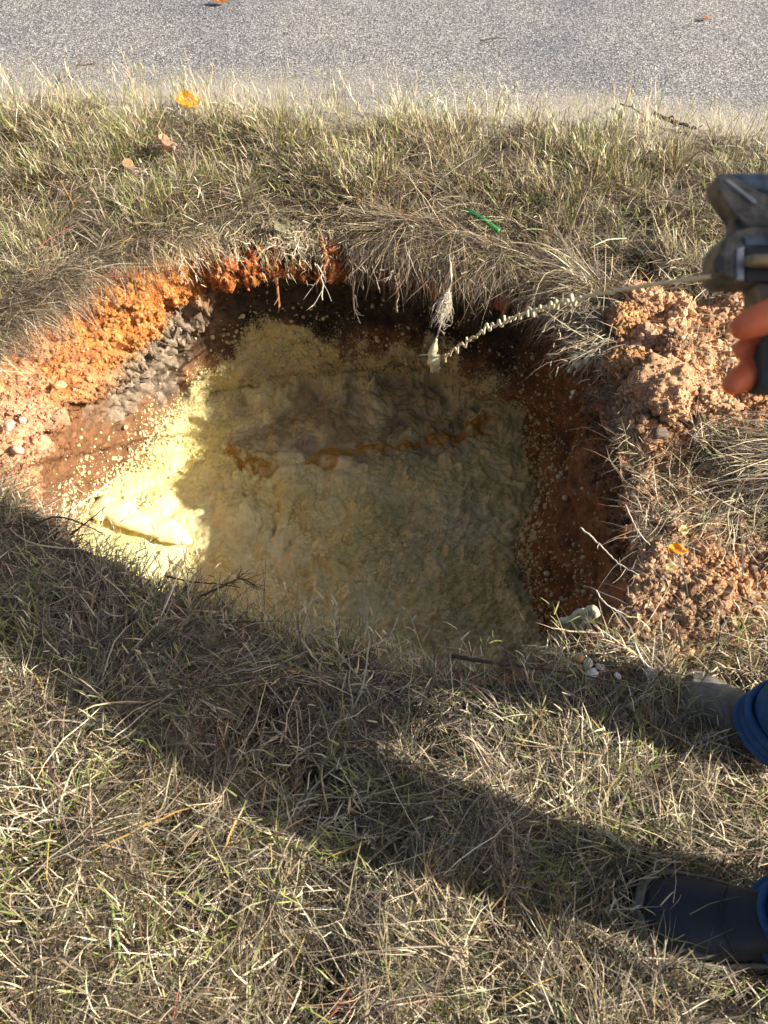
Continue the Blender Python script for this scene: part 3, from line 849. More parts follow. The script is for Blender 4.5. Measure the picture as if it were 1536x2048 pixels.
green_parts = sprig(q, 322, .07, .17, 1.0, 0.9, .65)
q = ground_pts(2600, BOX, lambda x, y, px, py, er, p: cover(x, y, px, py, er, p) * (y < 1.4), 331)
green_parts += sprig(q, 332, .06, .15, 0.35, 0.7, .45, .03)
# D: fringe drooping over the far and side rims
def rim_pts(n, t0, t1, seed, depth=0.05, cl=5.0):
    rs = np.random.RandomState(seed)
    t = np.radians(rs.uniform(t0, t1, n * 3)); t = t[rs.rand(len(t)) < np.clip(.45 + 1.1 * fbm(v3(np.cos(t), np.sin(t), 0), cl, 3, seed), .06, 1)][:n]
    e = rs.rand(len(t)) * depth; r = R0(t) + e
    x = CEN[0] + r * np.cos(t); y = CEN[1] + r * np.sin(t); px, py = proj(v3(x, y, 0))
    return np.stack([x, y, px, py, e], -1), t
for (t0, t1, n0, lm, sd) in ((14, 76, 9500, .135, 341), (76, 122, 2300, .06, 345), (120, 178, 5600, .095, 351), (-160, -62, 2600, .07, 361), (-35, 14, 450, .05, 371)):
    q, t = rim_pts(n0, t0, t1, sd); n = len(q); rs = np.random.RandomState(sd + 1)
    p = v3(q[:, 0], q[:, 1], 0); p[:, 2] = G(q[:, 0], q[:, 1]) + rs.uniform(0, .03, n)
    az = t + math.pi + rs.normal(0, 1.1, n)
    wt = np.tile([1.0, .6, 1.1, .5, .08, .12, .08, .8], (n, 1))
    C_ = colours(p, wt, sd + 2)
    hang = rs.rand(n) < (0.5 if t0 in (14, 76) else 0.3)
    gparts.append(blades(p, az, rs.normal(.15, .35, n), rs.gamma(4, lm / 4, n).clip(.02, .24), rs.uniform(.0007, .0017, n), np.where(hang, rs.uniform(1.0, 2.0, n), rs.uniform(0, .8, n)), rs.uniform(-.8, .8, n), C_, C_ * 1.1, 6, sd + 3, True))
q, t = rim_pts(650, 16, 125, 381, .05, 9)
gparts += sprig(q, 382, .06, .17, 0.0, 1.6, .05, .02, t + math.pi + np.random.RandomState(3).normal(0, .6, len(q)))
q, t = rim_pts(110, -150, -40, 391, .04, 9)
green_parts += sprig(q, 392, .06, .14, 0.5, .9, .35, .02, t + math.pi + np.random.RandomState(4).normal(0, .9, len(q)))
# E: long coarse pale stalks near the camera and on the bare soil
q = ground_pts(520, (-1.4, 1.5, -0.4, 1.4), lambda x, y, px, py, er, p: 0.7 * cover(x, y, px, py, er, p) + .15 * (er > .03), 401); n = len(q); rs = np.random.RandomState(402)
p = v3(q[:, 0], q[:, 1], 0); p[:, 2] = G(q[:, 0], q[:, 1]) + rs.uniform(.015, .05, n)
C_ = colours(p, np.tile([.7, 1.6, .2, .1, .15, .3, .35, 0], (n, 1)), 403)
gparts.append(blades(p, rs.uniform(0, 6.283, n), rs.normal(.12, .15, n), rs.uniform(.10, .24, n), rs.uniform(.002, .0036, n), rs.uniform(0, .5, n), rs.uniform(-.9, .9, n), C_, C_, 8, 404))
# F: sparse straw over the crumbly soil, and the dense swept bundle at the right
q = ground_pts(1500, (0.3, 1.6, 0.5, 1.9), lambda x, y, px, py, er, p: soil_zone(px, py)[0] * (1 - .6 * soil_zone(px, py)[2]) * np.clip(.3 + 1.4 * fbm(p, 5, 3, 411), .03, 1), 412); n = len(q); rs = np.random.RandomState(413)
p = v3(q[:, 0], q[:, 1], 0); p[:, 2] = G(q[:, 0], q[:, 1]) + rs.uniform(.008, .03, n) + .03 * soil_zone(q[:, 2], q[:, 3])[2]
C_ = colours(p, np.tile([1, 1.6, .3, .3, .0, .05, .2, .1], (n, 1)), 414)
gparts.append(blades(p, rs.uniform(0, 6.283, n), rs.normal(.25, .35, n), rs.gamma(4, .017, n).clip(.02, .18), rs.uniform(.0009, .0020, n), rs.uniform(0, .9, n), rs.uniform(-.7, .7, n), C_, C_, 5, 415))
n = 1000; rs = np.random.RandomState(421)
a = rs.rand(n); bx_ = np.array([P(1590 + 130 * u, 935 + 95 * v_, 0) for u, v_ in zip(rs.rand(n), rs.randn(n) * .42)])
p = bx_.copy(); p[:, 2] = G(p[:, 0], p[:, 1]) + rs.uniform(.0, .07, n)
C_ = colours(p, np.tile([1.2, 1.0, .9, .5, .03, .1, .1, .4], (n, 1)), 422)
gparts.append(blades(p, math.pi + rs.normal(0, .22, n) + .12, rs.normal(.2, .15, n), rs.uniform(.10, .26, n), rs.uniform(.0009, .0022, n), rs.uniform(.2, .6, n), rs.uniform(-.2, .5, n), C_, C_ * .9, 7, 423))
# G: tall wispy stems leaning out over the road edge
q = ground_pts(900, (-2.3, 2.3, 1.9, 2.9), lambda x, y, px, py, er, p: (np.abs(road_d(x, y) + .06) < .13) * np.clip(.2 + 1.6 * fbm(p, 6, 2, 451), .03, 1), 452)
gparts += sprig(q, 453, .08, .20, 1.15, .8, .35, .0)
V, F, C_ = join_np(gparts)
g1o = mesh_np('dry_grass', V, F, MAT_GRASS, C_, smooth=True)
tag(g1o, 'matted straw coloured dead grass covering the verge round the hole', 'dry grass', kind='stuff')
V, F, C_ = join_np(green_parts)
g2o = mesh_np('green_grass', V, F, MAT_GRASS, C_, smooth=True)
tag(g2o, 'sprigs of living green grass among the dead straw', 'green grass', kind='stuff')
# coarse cover beyond the picture so the verge does not stop at its edge
n = 90000; rs = np.random.RandomState(431)
x = rs.normal(0, 2.2, n * 2); y = rs.uniform(-3.2, 2.8, n * 2)
ppx, ppy = proj(v3(x, y, 0)); dep_ = (v3(x, y, 0) - C0POS) @ cF
inn = (dep_ > 0) & (ppx > -260) & (ppx < 1800) & (ppy > 60) & (ppy < 2500)
k = (~inn) & (np.hypot(x - CEN[0], y - CEN[1]) - R0(np.arctan2(y - CEN[1], x - CEN[0])) > .02) & (road_d(x, y) < -0.03); x, y = x[k][:n], y[k][:n]; n = len(x)
p = v3(x, y, G(x, y) + .01); C_ = colours(p, np.tile([1.2, .6, .6, .3, .5, .5, .1, .3], (n, 1)), 432)
far_g = mesh_np('verge_grass', *blades(p, rs.uniform(0, 6.28, n), rs.normal(.6, .4, n), rs.uniform(.08, .2, n), rs.uniform(.0025, .006, n), rs.uniform(0, 1, n), rs.uniform(-.5, .5, n), C_, C_, 4, 433, False)[:2], MAT_GRASS, np.repeat(C_, 10, 0))
tag(far_g, 'straw and green grass further along the verge', 'verge grass', kind='stuff')

# ---------------------------------------------------------------- roots, twigs, stems
MAT_ROOT = simple('pale_root', (0.42, 0.30, 0.19), 0.9, 0, 0.35, 120, 0.5, 0.002)
MAT_ROOTL = simple('dry_white_root', (0.52, 0.46, 0.36), 0.9, 0, 0.25, 120, 0.4, 0.002)
MAT_ROOTM = simple('muddy_root', (0.33, 0.15, 0.06), 0.95, 0, 0.35, 90, 0.8, 0.004)
MAT_TWIG = simple('dark_twig', (0.075, 0.045, 0.03), 0.85, 0, 0.3, 150, 0.5, 0.001)
MAT_TWIGG = simple('grey_twig', (0.20, 0.15, 0.11), 0.9, 0, 0.3, 150, 0.5, 0.001)
MAT_RED = simple('red_stem', (0.34, 0.08, 0.055), 0.6, 0, 0.25, 100, 0.2, 0.001)

def branching(path, r0, r1, nb, bl, seed, droop=0.0, wob=0.004, fine=1):
    rs = np.random.RandomState(seed); pp = smooth_path(path, 26)
    pp[1:-1] += rs.randn(24, 3) * wob * 0.35
    out = [tube_np(pp, np.linspace(r0, r1, 26), 6)]
    for k in range(nb):
        i = rs.randint(5, 25); a = pp[i]; tdir = pp[min(i + 1, 25)] - pp[i - 1]; tdir /= np.linalg.norm(tdir) + 1e-9
        d = tdir + rs.randn(3) * 0.65 + np.array([0, 0, -droop]); d /= np.linalg.norm(d)
        l = bl * rs.uniform(.4, 1.1)
        ctrl = [a, a + d * l * .5 + rs.randn(3) * l * .08, a + d * l + rs.randn(3) * l * .18]
        sp_ = smooth_path(ctrl, 8)
        out.append(tube_np(sp_, np.linspace(r0 * .5 * (1 - i / 40), r1 * .4, 8), 5))
        if fine and rs.rand() < .6:
            b = sp_[4]; d2 = d + rs.randn(3) * .7; d2 /= np.linalg.norm(d2)
            out.append(tube_np(smooth_path([b, b + d2 * l * .4], 4), np.linspace(r1 * .5, r1 * .2, 4), 4))
    return out

def rimtop(px, inset=0.0, dz=-0.02):
    # point on the far rim whose picture column is px
    t = np.radians(np.linspace(25, 125, 400)); r = R0(t) - inset
    pp = np.stack([CEN[0] + r * np.cos(t), CEN[1] + r * np.sin(t), 0 * t + dz], -1)
    xx, _ = proj(pp); return pp[np.argmin(abs(xx - px))]

roots = [
 # px at top, end pixel, radius, branches, branch length, material, label
 (548, (556, 625), .0045, 1, .03, MAT_ROOTM, 'thick mud-caked root hanging straight down, leftmost long root on the far side'),
 (640, (650, 548), .0042, 4, .05, MAT_ROOTM, 'muddy root with side rootlets hanging on the far wall, right of the mud-caked root'),
 (655, (645, 600), .0022, 4, .06, MAT_ROOTL, 'pale root with a long side twig at its tip, far side'),
 (705, (708, 620), .0024, 7, .07, MAT_ROOTL, 'long straight whitish root with forked tip hanging at the middle of the far side'),
 (790, (778, 560), .0018, 6, .06, MAT_ROOTL, 'short twisted pale root right of the long straight root'),
 (815, (795, 625), .0026, 3, .05, MAT_ROOT, 'brown knobbly root curving left, between the straight root and the foam-tipped root'),
 (985, (1080, 600), .0020, 4, .05, MAT_ROOTL, 'forked whitish root lying slantwise near the right end of the far rim'),
 (1040, (1062, 640), .0024, 5, .05, MAT_ROOT, 'reddish root dangling just above the foam stream on the right'),
 (1070, (1075, 635), .0018, 3, .04, MAT_ROOTL, 'thin pale root next to the reddish root above the foam stream'),
 (470, (475, 540), .0016, 4, .03, MAT_ROOT, 'short fine root over the orange clay at the upper left'),
 (590, (585, 520), .0016, 5, .05, MAT_ROOTL, 'spray of fine pale rootlets on the far rim left of the muddy root'),
 (745, (760, 585), .0013, 3, .04, MAT_ROOTL, 'hair-thin root hanging free right of the long straight root')]
for k, (tx, e, r, nb, bl, m, lab) in enumerate(roots):
    a = rimtop(tx, 0.012); 
    # the free end hangs slightly in front of the wall
    yy = a[1] - 0.10 - 0.025 * ((k * 7) % 3)
    d = cF * FPX + cX * (e[0] - 768) + cU * (1024 - e[1]); tt = yy / d[1]; b = C0POS + d * tt
    mid = a * .5 + b * .5 + np.array([.012 * math.sin(k * 2.1), -.012, .01])
    q1 = a + (mid - a) * .4 + np.array([0, -.02, .015])
    r *= 1.8
    o = tubes_obj('hanging_root', branching([a + np.array([0, .03, .0]), a, q1, mid, b], r, r * .45, nb + 3, bl * 1.15, 500 + k, .35, r * 1.6), m)
    tag(o, lab, 'root', 'roots hanging from the far rim')
for k in range(26):   # many finer ones
    rs = np.random.RandomState(560 + k); a = rimtop(400 + 720 * rs.rand(), .01); l = rs.uniform(.04, .15)
    b = a + np.array([rs.normal(0, .02), rs.uniform(-.05, .0), -l])
    o = tubes_obj('fine_root', branching([a, (a + b) / 2 + rs.randn(3) * .008, b], .0012, .0005, 3, .03, 600 + k, .3, .002, 0), MAT_ROOTL if k % 2 else MAT_ROOT)
    tag(o, 'thread-like pale rootlet hanging from the far rim of the hole', 'rootlet', 'fine rootlets along the far rim')

# the root that the foam stream strikes, with a fuzzy bunch and a foam lump on its tip
YR = 1.61
def AtY(px, py, y):
    d = cF * FPX + cX * (px - 768) + cU * (1024 - py); return C0POS + d * (y / d[1])
a = rimtop(895, .005)
t_root = branching([a + np.array([0, .05, .01]), a + np.array([0, -.04, .02]), AtY(902, 545, YR), AtY(897, 590, YR), AtY(884, 640, YR - .01), AtY(868, 690, YR - .02), AtY(866, 712, YR - .02)], .0042, .0016, 5, .03, 640, .4, .003)
rs = np.random.RandomState(641)
for k in range(70):
    s0 = AtY(rs.uniform(888, 904), rs.uniform(580, 615), YR + rs.uniform(-.02, .02))
    e0 = AtY(rs.uniform(858, 905), rs.uniform(620, 658), YR + rs.uniform(-.04, .02))
    m0 = (s0 + e0) / 2 + rs.randn(3) * .012
    t_root.append(tube_np(smooth_path([s0, m0, e0], 8), np.linspace(.0011, .0004, 8), 4))
ro = tubes_obj('hanging_root', t_root, MAT_ROOTL)
tag(ro, 'pale root with a fuzzy bunch of rootlets, struck by the foam stream', 'root', 'roots hanging from the far rim')
MAT_LUMP = simple('wet_foam_lump', (0.80, 0.74, 0.44), 0.35, 0, 0.12, 60, 0.3, 0.003)
lp = smooth_path([AtY(869, 682, YR - .02), AtY(867, 705, YR - .022), AtY(869, 725, YR - .025), AtY(876, 746, YR - .025)], 30)
V, F = tube_np(lp, np.interp(np.linspace(0, 1, 30), [0, .2, .6, .85, 1], [.003, .009, .019, .013, .003]), 16)
V += (0.007 * fbm(V, 45, 3, 645))[:, None] * np.array([1, .6, 1])
lo = [(V, F)]
for k in range(6):
    s0 = AtY(rs.uniform(858, 880), rs.uniform(690, 735), YR - .02); lo.append(tube_np(smooth_path([s0, s0 + rs.randn(3) * .014], 4), np.linspace(.003, .0008, 4), 6))
fl = tubes_obj('foam_lump', lo, MAT_LUMP); tag(fl, 'wet yellow foam lump clinging to the tip of the struck root', 'foam')

# foam stream from the gun to the lump: smooth near the nozzle, coiling further out
S = Cm(1424, 553, .55); E = AtY(884, 722, YR - .02); n = 2200
t = np.linspace(0, 1, n) ** 1.3
base = S[None] * (1 - t[:, None]) + E[None] * t[:, None]
base[:, 2] += 0.34 * t * (1 - t) * 0.55
dist = np.linalg.norm(base - C0POS, axis=1)
rs = np.random.RandomState(77)
coil = sstep(.03, .28, t)
bxp, _ = proj(base); ph = (bxp[0] - bxp) / 12.5 * 2 * math.pi + 3.6 * fbm(v3((bxp[0] - bxp) / 26, 0, 0), 1, 3, 650)
dirv = (E - S) / np.linalg.norm(E - S); u1 = np.cross(dirv, [0, 0, 1]); u1 /= np.linalg.norm(u1); u2 = np.cross(u1, dirv)
ampl = coil * (0.0020 + .0052 * t) * np.clip(0.8 + 1.3 * fbm(v3((bxp[0] - bxp) / 17, 3, 0), 1, 2, 651), .1, 2)
sp_ = base + (np.cos(ph * .83 + 1) * ampl * .35)[:, None] * u1 + ((np.sin(ph) + .45 * np.sin(ph * 1.9 + 2)) * ampl * .85)[:, None] * u2
sp_ += (.004 * coil * fbm(v3(t * 90, 9, 0), 1, 2, 652))[:, None] * u2
rad = .0018 + .0011 * t + .0009 * coil * np.clip(fbm(v3(t * 200, 5, 0), 1, 2, 653), -1, 1.5)
st_o = tubes_obj('foam_stream', [tube_np(sp_, rad, 8)], MAT_STREAM)
tag(st_o, 'thin coiling stream of liquid foam shooting from the gun nozzle across the hole', 'foam stream')

# twigs and stems lying about (picture path, height, radius)
def stick(name, path, zs, r, mat, label, cat, group=None, nb=0, bl=.03, seed=1):
    pts_ = [P(a, b, z) for (a, b), z in zip(path, zs)]
    o = tubes_obj(name, branching(pts_, r, r * .4, nb, bl, seed, 0, r * .8), mat)
    tag(o, label, cat, group); return o
stick('twig', [(70, 1048), (110, 1034), (160, 1046), (205, 1066)], [.03, .06, .06, .04], .0024, MAT_TWIG, 'dark bent twig arching over the left end of the near rim', 'twig', nb=2, seed=701)
stick('twig', [(140, 1070), (176, 1042), (212, 1013)], [.03, .05, .08], .0020, MAT_TWIG, 'straight dark twig pointing up over the bulge of glossy foam', 'twig', seed=702)
stick('twig', [(330, 1152), (380, 1163), (430, 1167), (480, 1176)], [.04, .04, .05, .05], .0022, MAT_TWIG, 'thin dark twig crossing the bright foam at the near rim', 'twig', nb=2, seed=703)
stick('root_tuft', [(395, 1195), (440, 1175), (480, 1158), (512, 1172)], [.03, .05, .05, .04], .0028, MAT_TWIG, 'curly dark tuft of roots poking over the near rim', 'root', nb=26, bl=.035, seed=704)
stick('branch', [(905, 1312), (980, 1325), (1060, 1334), (1200, 1358)], [.03, .045, .045, .03], .0042, MAT_TWIG, 'long dark branch lying along the near rim at the lower right of the hole', 'branch', nb=4, bl=.05, seed=705)
stick('twig', [(125, 165), (150, 134), (190, 128), (205, 118)], [.02, .04, .05, .06], .0028, MAT_TWIGG, 'dry forked twig standing against the road edge at the upper left', 'twig', nb=9, bl=.07, seed=706)
stick('twig', [(960, 82), (995, 76), (1030, 77)], [.006, .012, .006], .0025, MAT_TWIG, 'short dark twig lying alone on the asphalt', 'twig', seed=707)
stick('twig', [(1140, 303), (1200, 301), (1270, 300), (1340, 302), (1375, 275)], [.05, .05, .05, .05, .06], .0030, MAT_TWIGG, 'long grey brown twig lying across the grass below the road edge', 'twig', nb=5, bl=.05, seed=708)
stick('bark_stick', [(1308, 226), (1330, 236), (1350, 244), (1372, 250), (1392, 256)], [.02, .02, .02, .018, .015], .0075, MAT_TWIG, 'chunky blackish stick of bark on the sandy road edge', 'stick', nb=7, bl=.05, seed=709)
stick('twig', [(1240, 208), (1262, 214), (1280, 226), (1290, 236)], [.01, .02, .02, .015], .0026, MAT_TWIG, 'small crooked dark twig on the sandy road edge left of the bark stick', 'twig', nb=4, bl=.03, seed=710)
stick('stalk', [(1160, 1055), (1195, 1085), (1235, 1125), (1278, 1150)], [.03, .03, .03, .03], .0022, MAT_ROOTL, 'long pale jointed stalk leaning over the right wall of the hole', 'stalk', 'pale stalks on the right bank', nb=5, bl=.05, seed=711)
stick('stalk', [(1192, 1180), (1212, 1208), (1262, 1235)], [.03, .03, .02], .0019, MAT_ROOTL, 'short curved pale stalk just above the lower right corner of the hole', 'stalk', 'pale stalks on the right bank', nb=1, seed=712)
stick('stalk', [(1250, 1010), (1275, 1060), (1300, 1090)], [.05, .05, .03], .0019, MAT_ROOTL, 'straight pale stalk rising left of the yellow leaf', 'stalk', 'pale stalks on the right bank', nb=2, seed=713)
reds = [([(0, 268), (25, 255), (52, 240)], 'red stem in the upper left grass below the road'), ([(60, 508), (100, 478), (155, 448)], 'red stem slanting through grass above the left orange clay'),
        ([(165, 555), (240, 553), (318, 545)], 'red stem lying flat across the edge of the orange clay'), ([(90, 1520), (118, 1580), (125, 1650)], 'red stem in the sunny grass at the lower left'),
        ([(345, 2045), (355, 1990), (374, 1945)], 'red stem at the bottom edge left of centre'), ([(688, 1930), (697, 1985), (700, 2048)], 'upright red stem at the bottom edge near centre'),
        ([(650, 2048), (680, 2005), (693, 1968)], 'slanting red stem crossing the upright one at the bottom edge')]
for k, (pa, lab) in enumerate(reds):
    stick('red_stem', pa, [.05, .06, .06], .0014, MAT_RED, lab, 'stem', 'red grass stems', nb=1, bl=.03, seed=720 + k)

# ---------------------------------------------------------------- leaves, stones, stub, green strip, foam scraps
def leaf(pxy, z, L, Wd, rot, tilt, col, label, curlv=.25, lobes=0, name='fallen_leaf'):
    nu, nv = 22, 9
    u = np.linspace(0, 1, nu)[:, None]; v = np.linspace(-1, 1, nv)[None, :]
    half = Wd * .5 * np.sin(np.pi * np.clip(u, .0, 1) ** .8) ** .75 * (1 + lobes * .35 * np.sin(u * 22)) + .0004
    X = (u - .5) * L + 0 * v; Y = half * v; Z = curlv * Wd * (v ** 2) * .8 + .12 * L * (u - .5) ** 2 * curlv * 6 - .02 * L * np.exp(-(v / .15) ** 2) + .004 * np.sin(u * 9 + v * 3)
    V = np.stack([X + 0 * Y, Y + 0 * X, Z + 0 * X], -1).reshape(-1, 3)
    m = M('leaf_' + 'skin'); nz = m.noise(110, 4, .6)
    m.l(m.ramp(nz.outputs['Fac'], [(.3, tuple(c_ * .6 for c_ in col)), (.55, col), (.8, tuple(min(1, c_ * 1.25) for c_ in col))]).outputs['Color'], m.b.inputs['Base Color']); m.b.inputs['Roughness'].default_value = .5
    t_ = m.n('ShaderNodeBsdfTranslucent'); t_.inputs['Color'].default_value = (*col, 1); mx = m.n('ShaderNodeMixShader'); mx.inputs[0].default_value = .35
    m.l(m.b.outputs[0], mx.inputs[1]); m.l(t_.outputs[0], mx.inputs[2]); m.l(mx.outputs[0], m.o.inputs['Surface'])
    o = mesh_np(name, V, grid_faces(nu, nv), m.m)
    sm_ = o.modifiers.new('thick', 'SOLIDIFY'); sm_.thickness = .0006
    o.location = P(pxy[0], pxy[1], z); o.rotation_euler = (math.radians(tilt), math.radians(tilt * .3), math.radians(rot))
    tag(o, label, 'leaf')
    vein, _f = tube_np(np.stack([np.linspace(-.5, .52, 8) * L, np.zeros(8), .12 * L * (np.linspace(0, 1, 8) - .5) ** 2 * curlv * 6 - .016 * L], -1), .0009, 5)
    ve = tubes_obj('midrib', [(vein, _f)], MAT_TWIGG); ve.parent = o
    return o
leaf((376, 201), .075, .075, .048, 20, 48, (0.85, 0.36, 0.02), 'bright orange leaf caught in the grass by the road')
leaf((440, 2), .012, .055, .03, 5, 20, (0.55, 0.22, 0.04), 'orange brown leaf on the asphalt at the top edge of the view')
leaf((334, 298), .085, .105, .045, -60, -25, (0.66, 0.40, 0.27), 'curled pinkish brown dead leaf in grass above the wooden stub', .5, .5)
leaf((1354, 1099), .045, .040, .020, -8, 15, (0.90, 0.42, 0.02), 'small yellow orange leaf lying on the right bank')
leaf((1342, 1136), .035, .030, .022, 20, 15, (0.62, 0.47, 0.22), 'pale tan leaf scrap just below the yellow leaf')
leaf((1412, 36), .008, .035, .018, 30, 15, (0.42, 0.20, 0.12), 'tiny reddish leaf alone on the asphalt at the upper right')
leaf((562, 450), .03, .06, .035, 30, 60, (0.20, 0.18, 0.10), 'dull olive leaf at the far rim above the orange clay', .4, .4)
leaf((1365, 1060), .03, .030, .018, 60, 20, (0.60, 0.52, 0.25), 'pale green yellow leaf above the yellow orange leaf')

# wooden stub
bm = bmesh.new()
bmesh.ops.create_cone(bm, cap_ends=True, segments=10, radius1=.015, radius2=.016, depth=.11)
bmesh.ops.subdivide_edges(bm, edges=bm.edges[:], cuts=2)
for v in bm.verts:
    v.co.x += .002 * math.sin(v.co.z * 90 + v.co.y * 200); v.co.y *= .85
    if v.co.z > .05: v.co.z += v.co.y * .35
st = empty('wooden_stub', P(270, 358, 0.02)); tag(st, 'short weathered wooden stub standing in the grass left of the hole', 'stub')
sb = bm_obj('stem', bm, simple('weathered_wood', (0.17, 0.135, 0.115), .9, 0, .3, 140, .7, .003)); sb.parent = st
bm = bmesh.new(); bmesh.ops.create_cone(bm, cap_ends=True, segments=10, radius1=.0158, radius2=.0145, depth=.006)
for v in bm.verts: v.co.z += .058 + v.co.y * .35; v.co.y *= .85
sb2 = bm_obj('cut_top', bm, simple('cut_wood', (0.33, 0.20, 0.09), .8, 0, .3, 180, .5, .002)); sb2.parent = st
st.rotation_euler = (math.radians(12), math.radians(-8), .3)

# green strip (a split plastic sleeve)
a, b = P(928, 420, .05), P(998, 463, .045)
pp = smooth_path([a, (a + b) / 2 + np.array([0, 0, .006]), b], 30)
V, F = tube_np(pp, np.interp(np.linspace(0, 1, 30), [0, .1, .5, 1], [.0025, .0045, .006, .0065]), 10)
V[:, 2] = V[:, 2] * 1.0
gs = tubes_obj('green_strip', [(V, F), tube_np(pp + np.array([0, .006, .004]), .002, 6)], simple('green_plastic', (0.03, 0.20, 0.05), .35, 0, .2, 80, .1, .001))
tag(gs, 'dark green plastic strip lying in the grass above the far rim', 'plastic strip')

def pebble(pxy, z, r, col, label, seed, name='pebble', fl=.7, cat='stone', group=None):
    b = bmesh.new(); bmesh.ops.create_icosphere(b, subdivisions=3, radius=1)
    V = np.array([v.co[:] for v in b.verts]); Fc = np.array([[v.index for v in f.verts] for f in b.faces]); b.free()
    V = V * (1 + .30 * fbm(V + seed, 1.1, 3, seed))[:, None] * r * np.array([1.2, .9, fl])
    o = mesh_np(name, V, Fc, simple('stone_skin', col, .75, 0, .2, 90, .4, .002)); o.location = P(pxy[0], pxy[1], z); o.rotation_euler = (0, 0, seed * 1.3)
    tag(o, label, cat, group); return o
for k, (xy, r, cl, lab) in enumerate([((1176, 1328), .009, (.62, .58, .5), 'white pebble, nearest the corner of the hole in the pale cluster'), ((1200, 1334), .007, (.6, .55, .46), 'small cream pebble in the middle of the pale cluster'),
        ((1182, 1350), .011, (.62, .62, .58), 'white pebble, lowest of the pale cluster beside the hole'), ((1235, 1352), .006, (.66, .62, .58), 'tiny white pebble right of the pale cluster'),
        ((1158, 1316), .009, (.62, .33, .12), 'orange pebble on the lower right corner of the hole'), ((1300, 1345), .010, (.40, .38, .34), 'grey pebble half buried left of the pale boot'),
        ((1320, 868), .018, (.15, .105, .07), 'flat brown stone embedded below the heap'), ((1232, 720), .012, (.34, .33, .30), 'grey stone at the left foot of the heap')]):
    pebble(xy, .02, r, cl, lab, 30 + k, 'pebble' if r < .02 else 'stone', .7, 'stone', 'pale stones round the right bank')
pebble((118, 770), -.10, .014, (.50, .29, .14), 'pale pebble set in the orange clay on the left side', 51)
pebble((18, 850), -.02, .013, (.48, .33, .24), 'pinkish white stone in the left soil shelf', 52)
pebble((35, 900), -.03, .013, (.48, .34, .25), 'pale rounded stone in the left soil shelf below the pinkish one', 53)
# foam scraps on the right wall
def scrap(ptsw, r, label, seed, mat=MAT_FOAMW, name='foam_scrap'):
    parts = []
    rs = np.random.RandomState(seed)
    for (w, rr_) in ptsw:
        b = bmesh.new(); bmesh.ops.create_icosphere(b, subdivisions=3, radius=1)
        V = np.array([v.co[:] for v in b.verts]); Fc = np.array([[v.index for v in f.verts] + [0] for f in b.faces]); b.free()
        V = V * (1 + .3 * fbm(V + seed, 1.3, 3, seed))[:, None] * rr_ * np.array([1, .8, 1.1]) + w
        parts.append((V, Fc[:, :3]))
    V, F, _ = join_np(parts)
    o = mesh_np(name, V, F, mat); tag(o, label, 'foam'); return o
scrap([(P(1148, 716, -.03), .010), (P(1158, 728, -.05), .012), (P(1172, 722, -.03), .008), (P(1140, 740, -.08), .007)], 0, 'greyish white foam scrap stuck beside grass on the right wall top', 5)
scrap([(P(1148, 785, -.12), .008), (P(1143, 795, -.15), .006)], 0, 'small grey foam drip on the right wall under the larger scrap', 6)
scrap([(P(1103, 712, -.15), .006)], 0, 'tiny whitish foam bead on the right wall near the stream', 7)
# curved plate of foam leaning in the lower right corner
ol = [(1113, 1300), (1112, 1252), (1119, 1237), (1140, 1241), (1160, 1226), (1183, 1216), (1191, 1229), (1172, 1256), (1152, 1278), (1134, 1306), (1122, 1308)]
zz = [-.20, -.12, -.08, -.07, -.04, -.01, -.01, -.07, -.12, -.20, -.21]
cc0 = np.mean([P(a, b, z) for (a, b), z in zip(ol, zz)], axis=0)
bm = bmesh.new(); ring = [bm.verts.new(P(a, b, z)) for (a, b), z in zip(ol, zz)]
f = bm.faces.new(ring); bmesh.ops.triangulate(bm, faces=[f]); bmesh.ops.subdivide_edges(bm, edges=bm.edges[:], cuts=4, use_grid_fill=True)
bm.normal_update(); 
for v in bm.verts:
    q_ = np.array([v.co[:]]); dd = float(fbm(q_, 22, 3, 9)[0]) * .012; v.co += v.normal * dd
pl = bm_obj('foam_plate', bm, MAT_FOAMW, smooth=True)
so = pl.modifiers.new('thick', 'SOLIDIFY'); so.thickness = .014; so.offset = 0
tag(pl, 'curved pale foam plate leaning against the lower right wall of the hole', 'foam')

# ---------------------------------------------------------------- spray gun (about half a metre from the camera)
GD = .55
MAT_GM = simple('grimy_metal', (0.15, 0.13, 0.10), .6, .2, .75, 70, .7, .003)
MAT_GB = simple('blue_grey_metal', (0.10, 0.13, 0.165), .5, .3, .65, 70, .3, .002)
MAT_GK = simple('hollow_shade', (0.016, 0.018, 0.022), .5, 0, .3, 60, .3, .001)
MAT_BRASS = simple('dull_brass', (0.34, 0.25, 0.12), .45, .5, .35, 50, .3, .001)
MAT_GL = simple('worn_bare_metal', (0.36, 0.36, 0.36), .45, .5, .4, 70, .4, .001)
MAT_GRIP = simple('grip_rubber', (0.045, 0.048, 0.052), .6, 0, .5, 40, .4, .002)
gun = empty('spray_gun', Cm(1600, 560, GD)); tag(gun, 'grimy metal foam spray gun held in the right hand', 'spray gun')
def prism(name, poly, dep, th, mat, bev=.0015, parent=gun):
    bm = bmesh.new()
    fr = [bm.verts.new(Cm(x, y, dep) - cF * th / 2 + 0 * cF) for x, y in poly]
    bk = [bm.verts.new(Cm(x, y, dep) + cF * th / 2) for x, y in poly]
    bm.faces.new(fr); bm.faces.new(bk[::-1]); k = len(poly)
    for i in range(k): bm.faces.new([fr[i], bk[i], bk[(i + 1) % k], fr[(i + 1) % k]])
    if bev: bmesh.ops.bevel(bm, geom=bm.edges[:], offset=bev, segments=3, affect='EDGES', profile=.5)
    return bm_obj(name, bm, mat, parent)
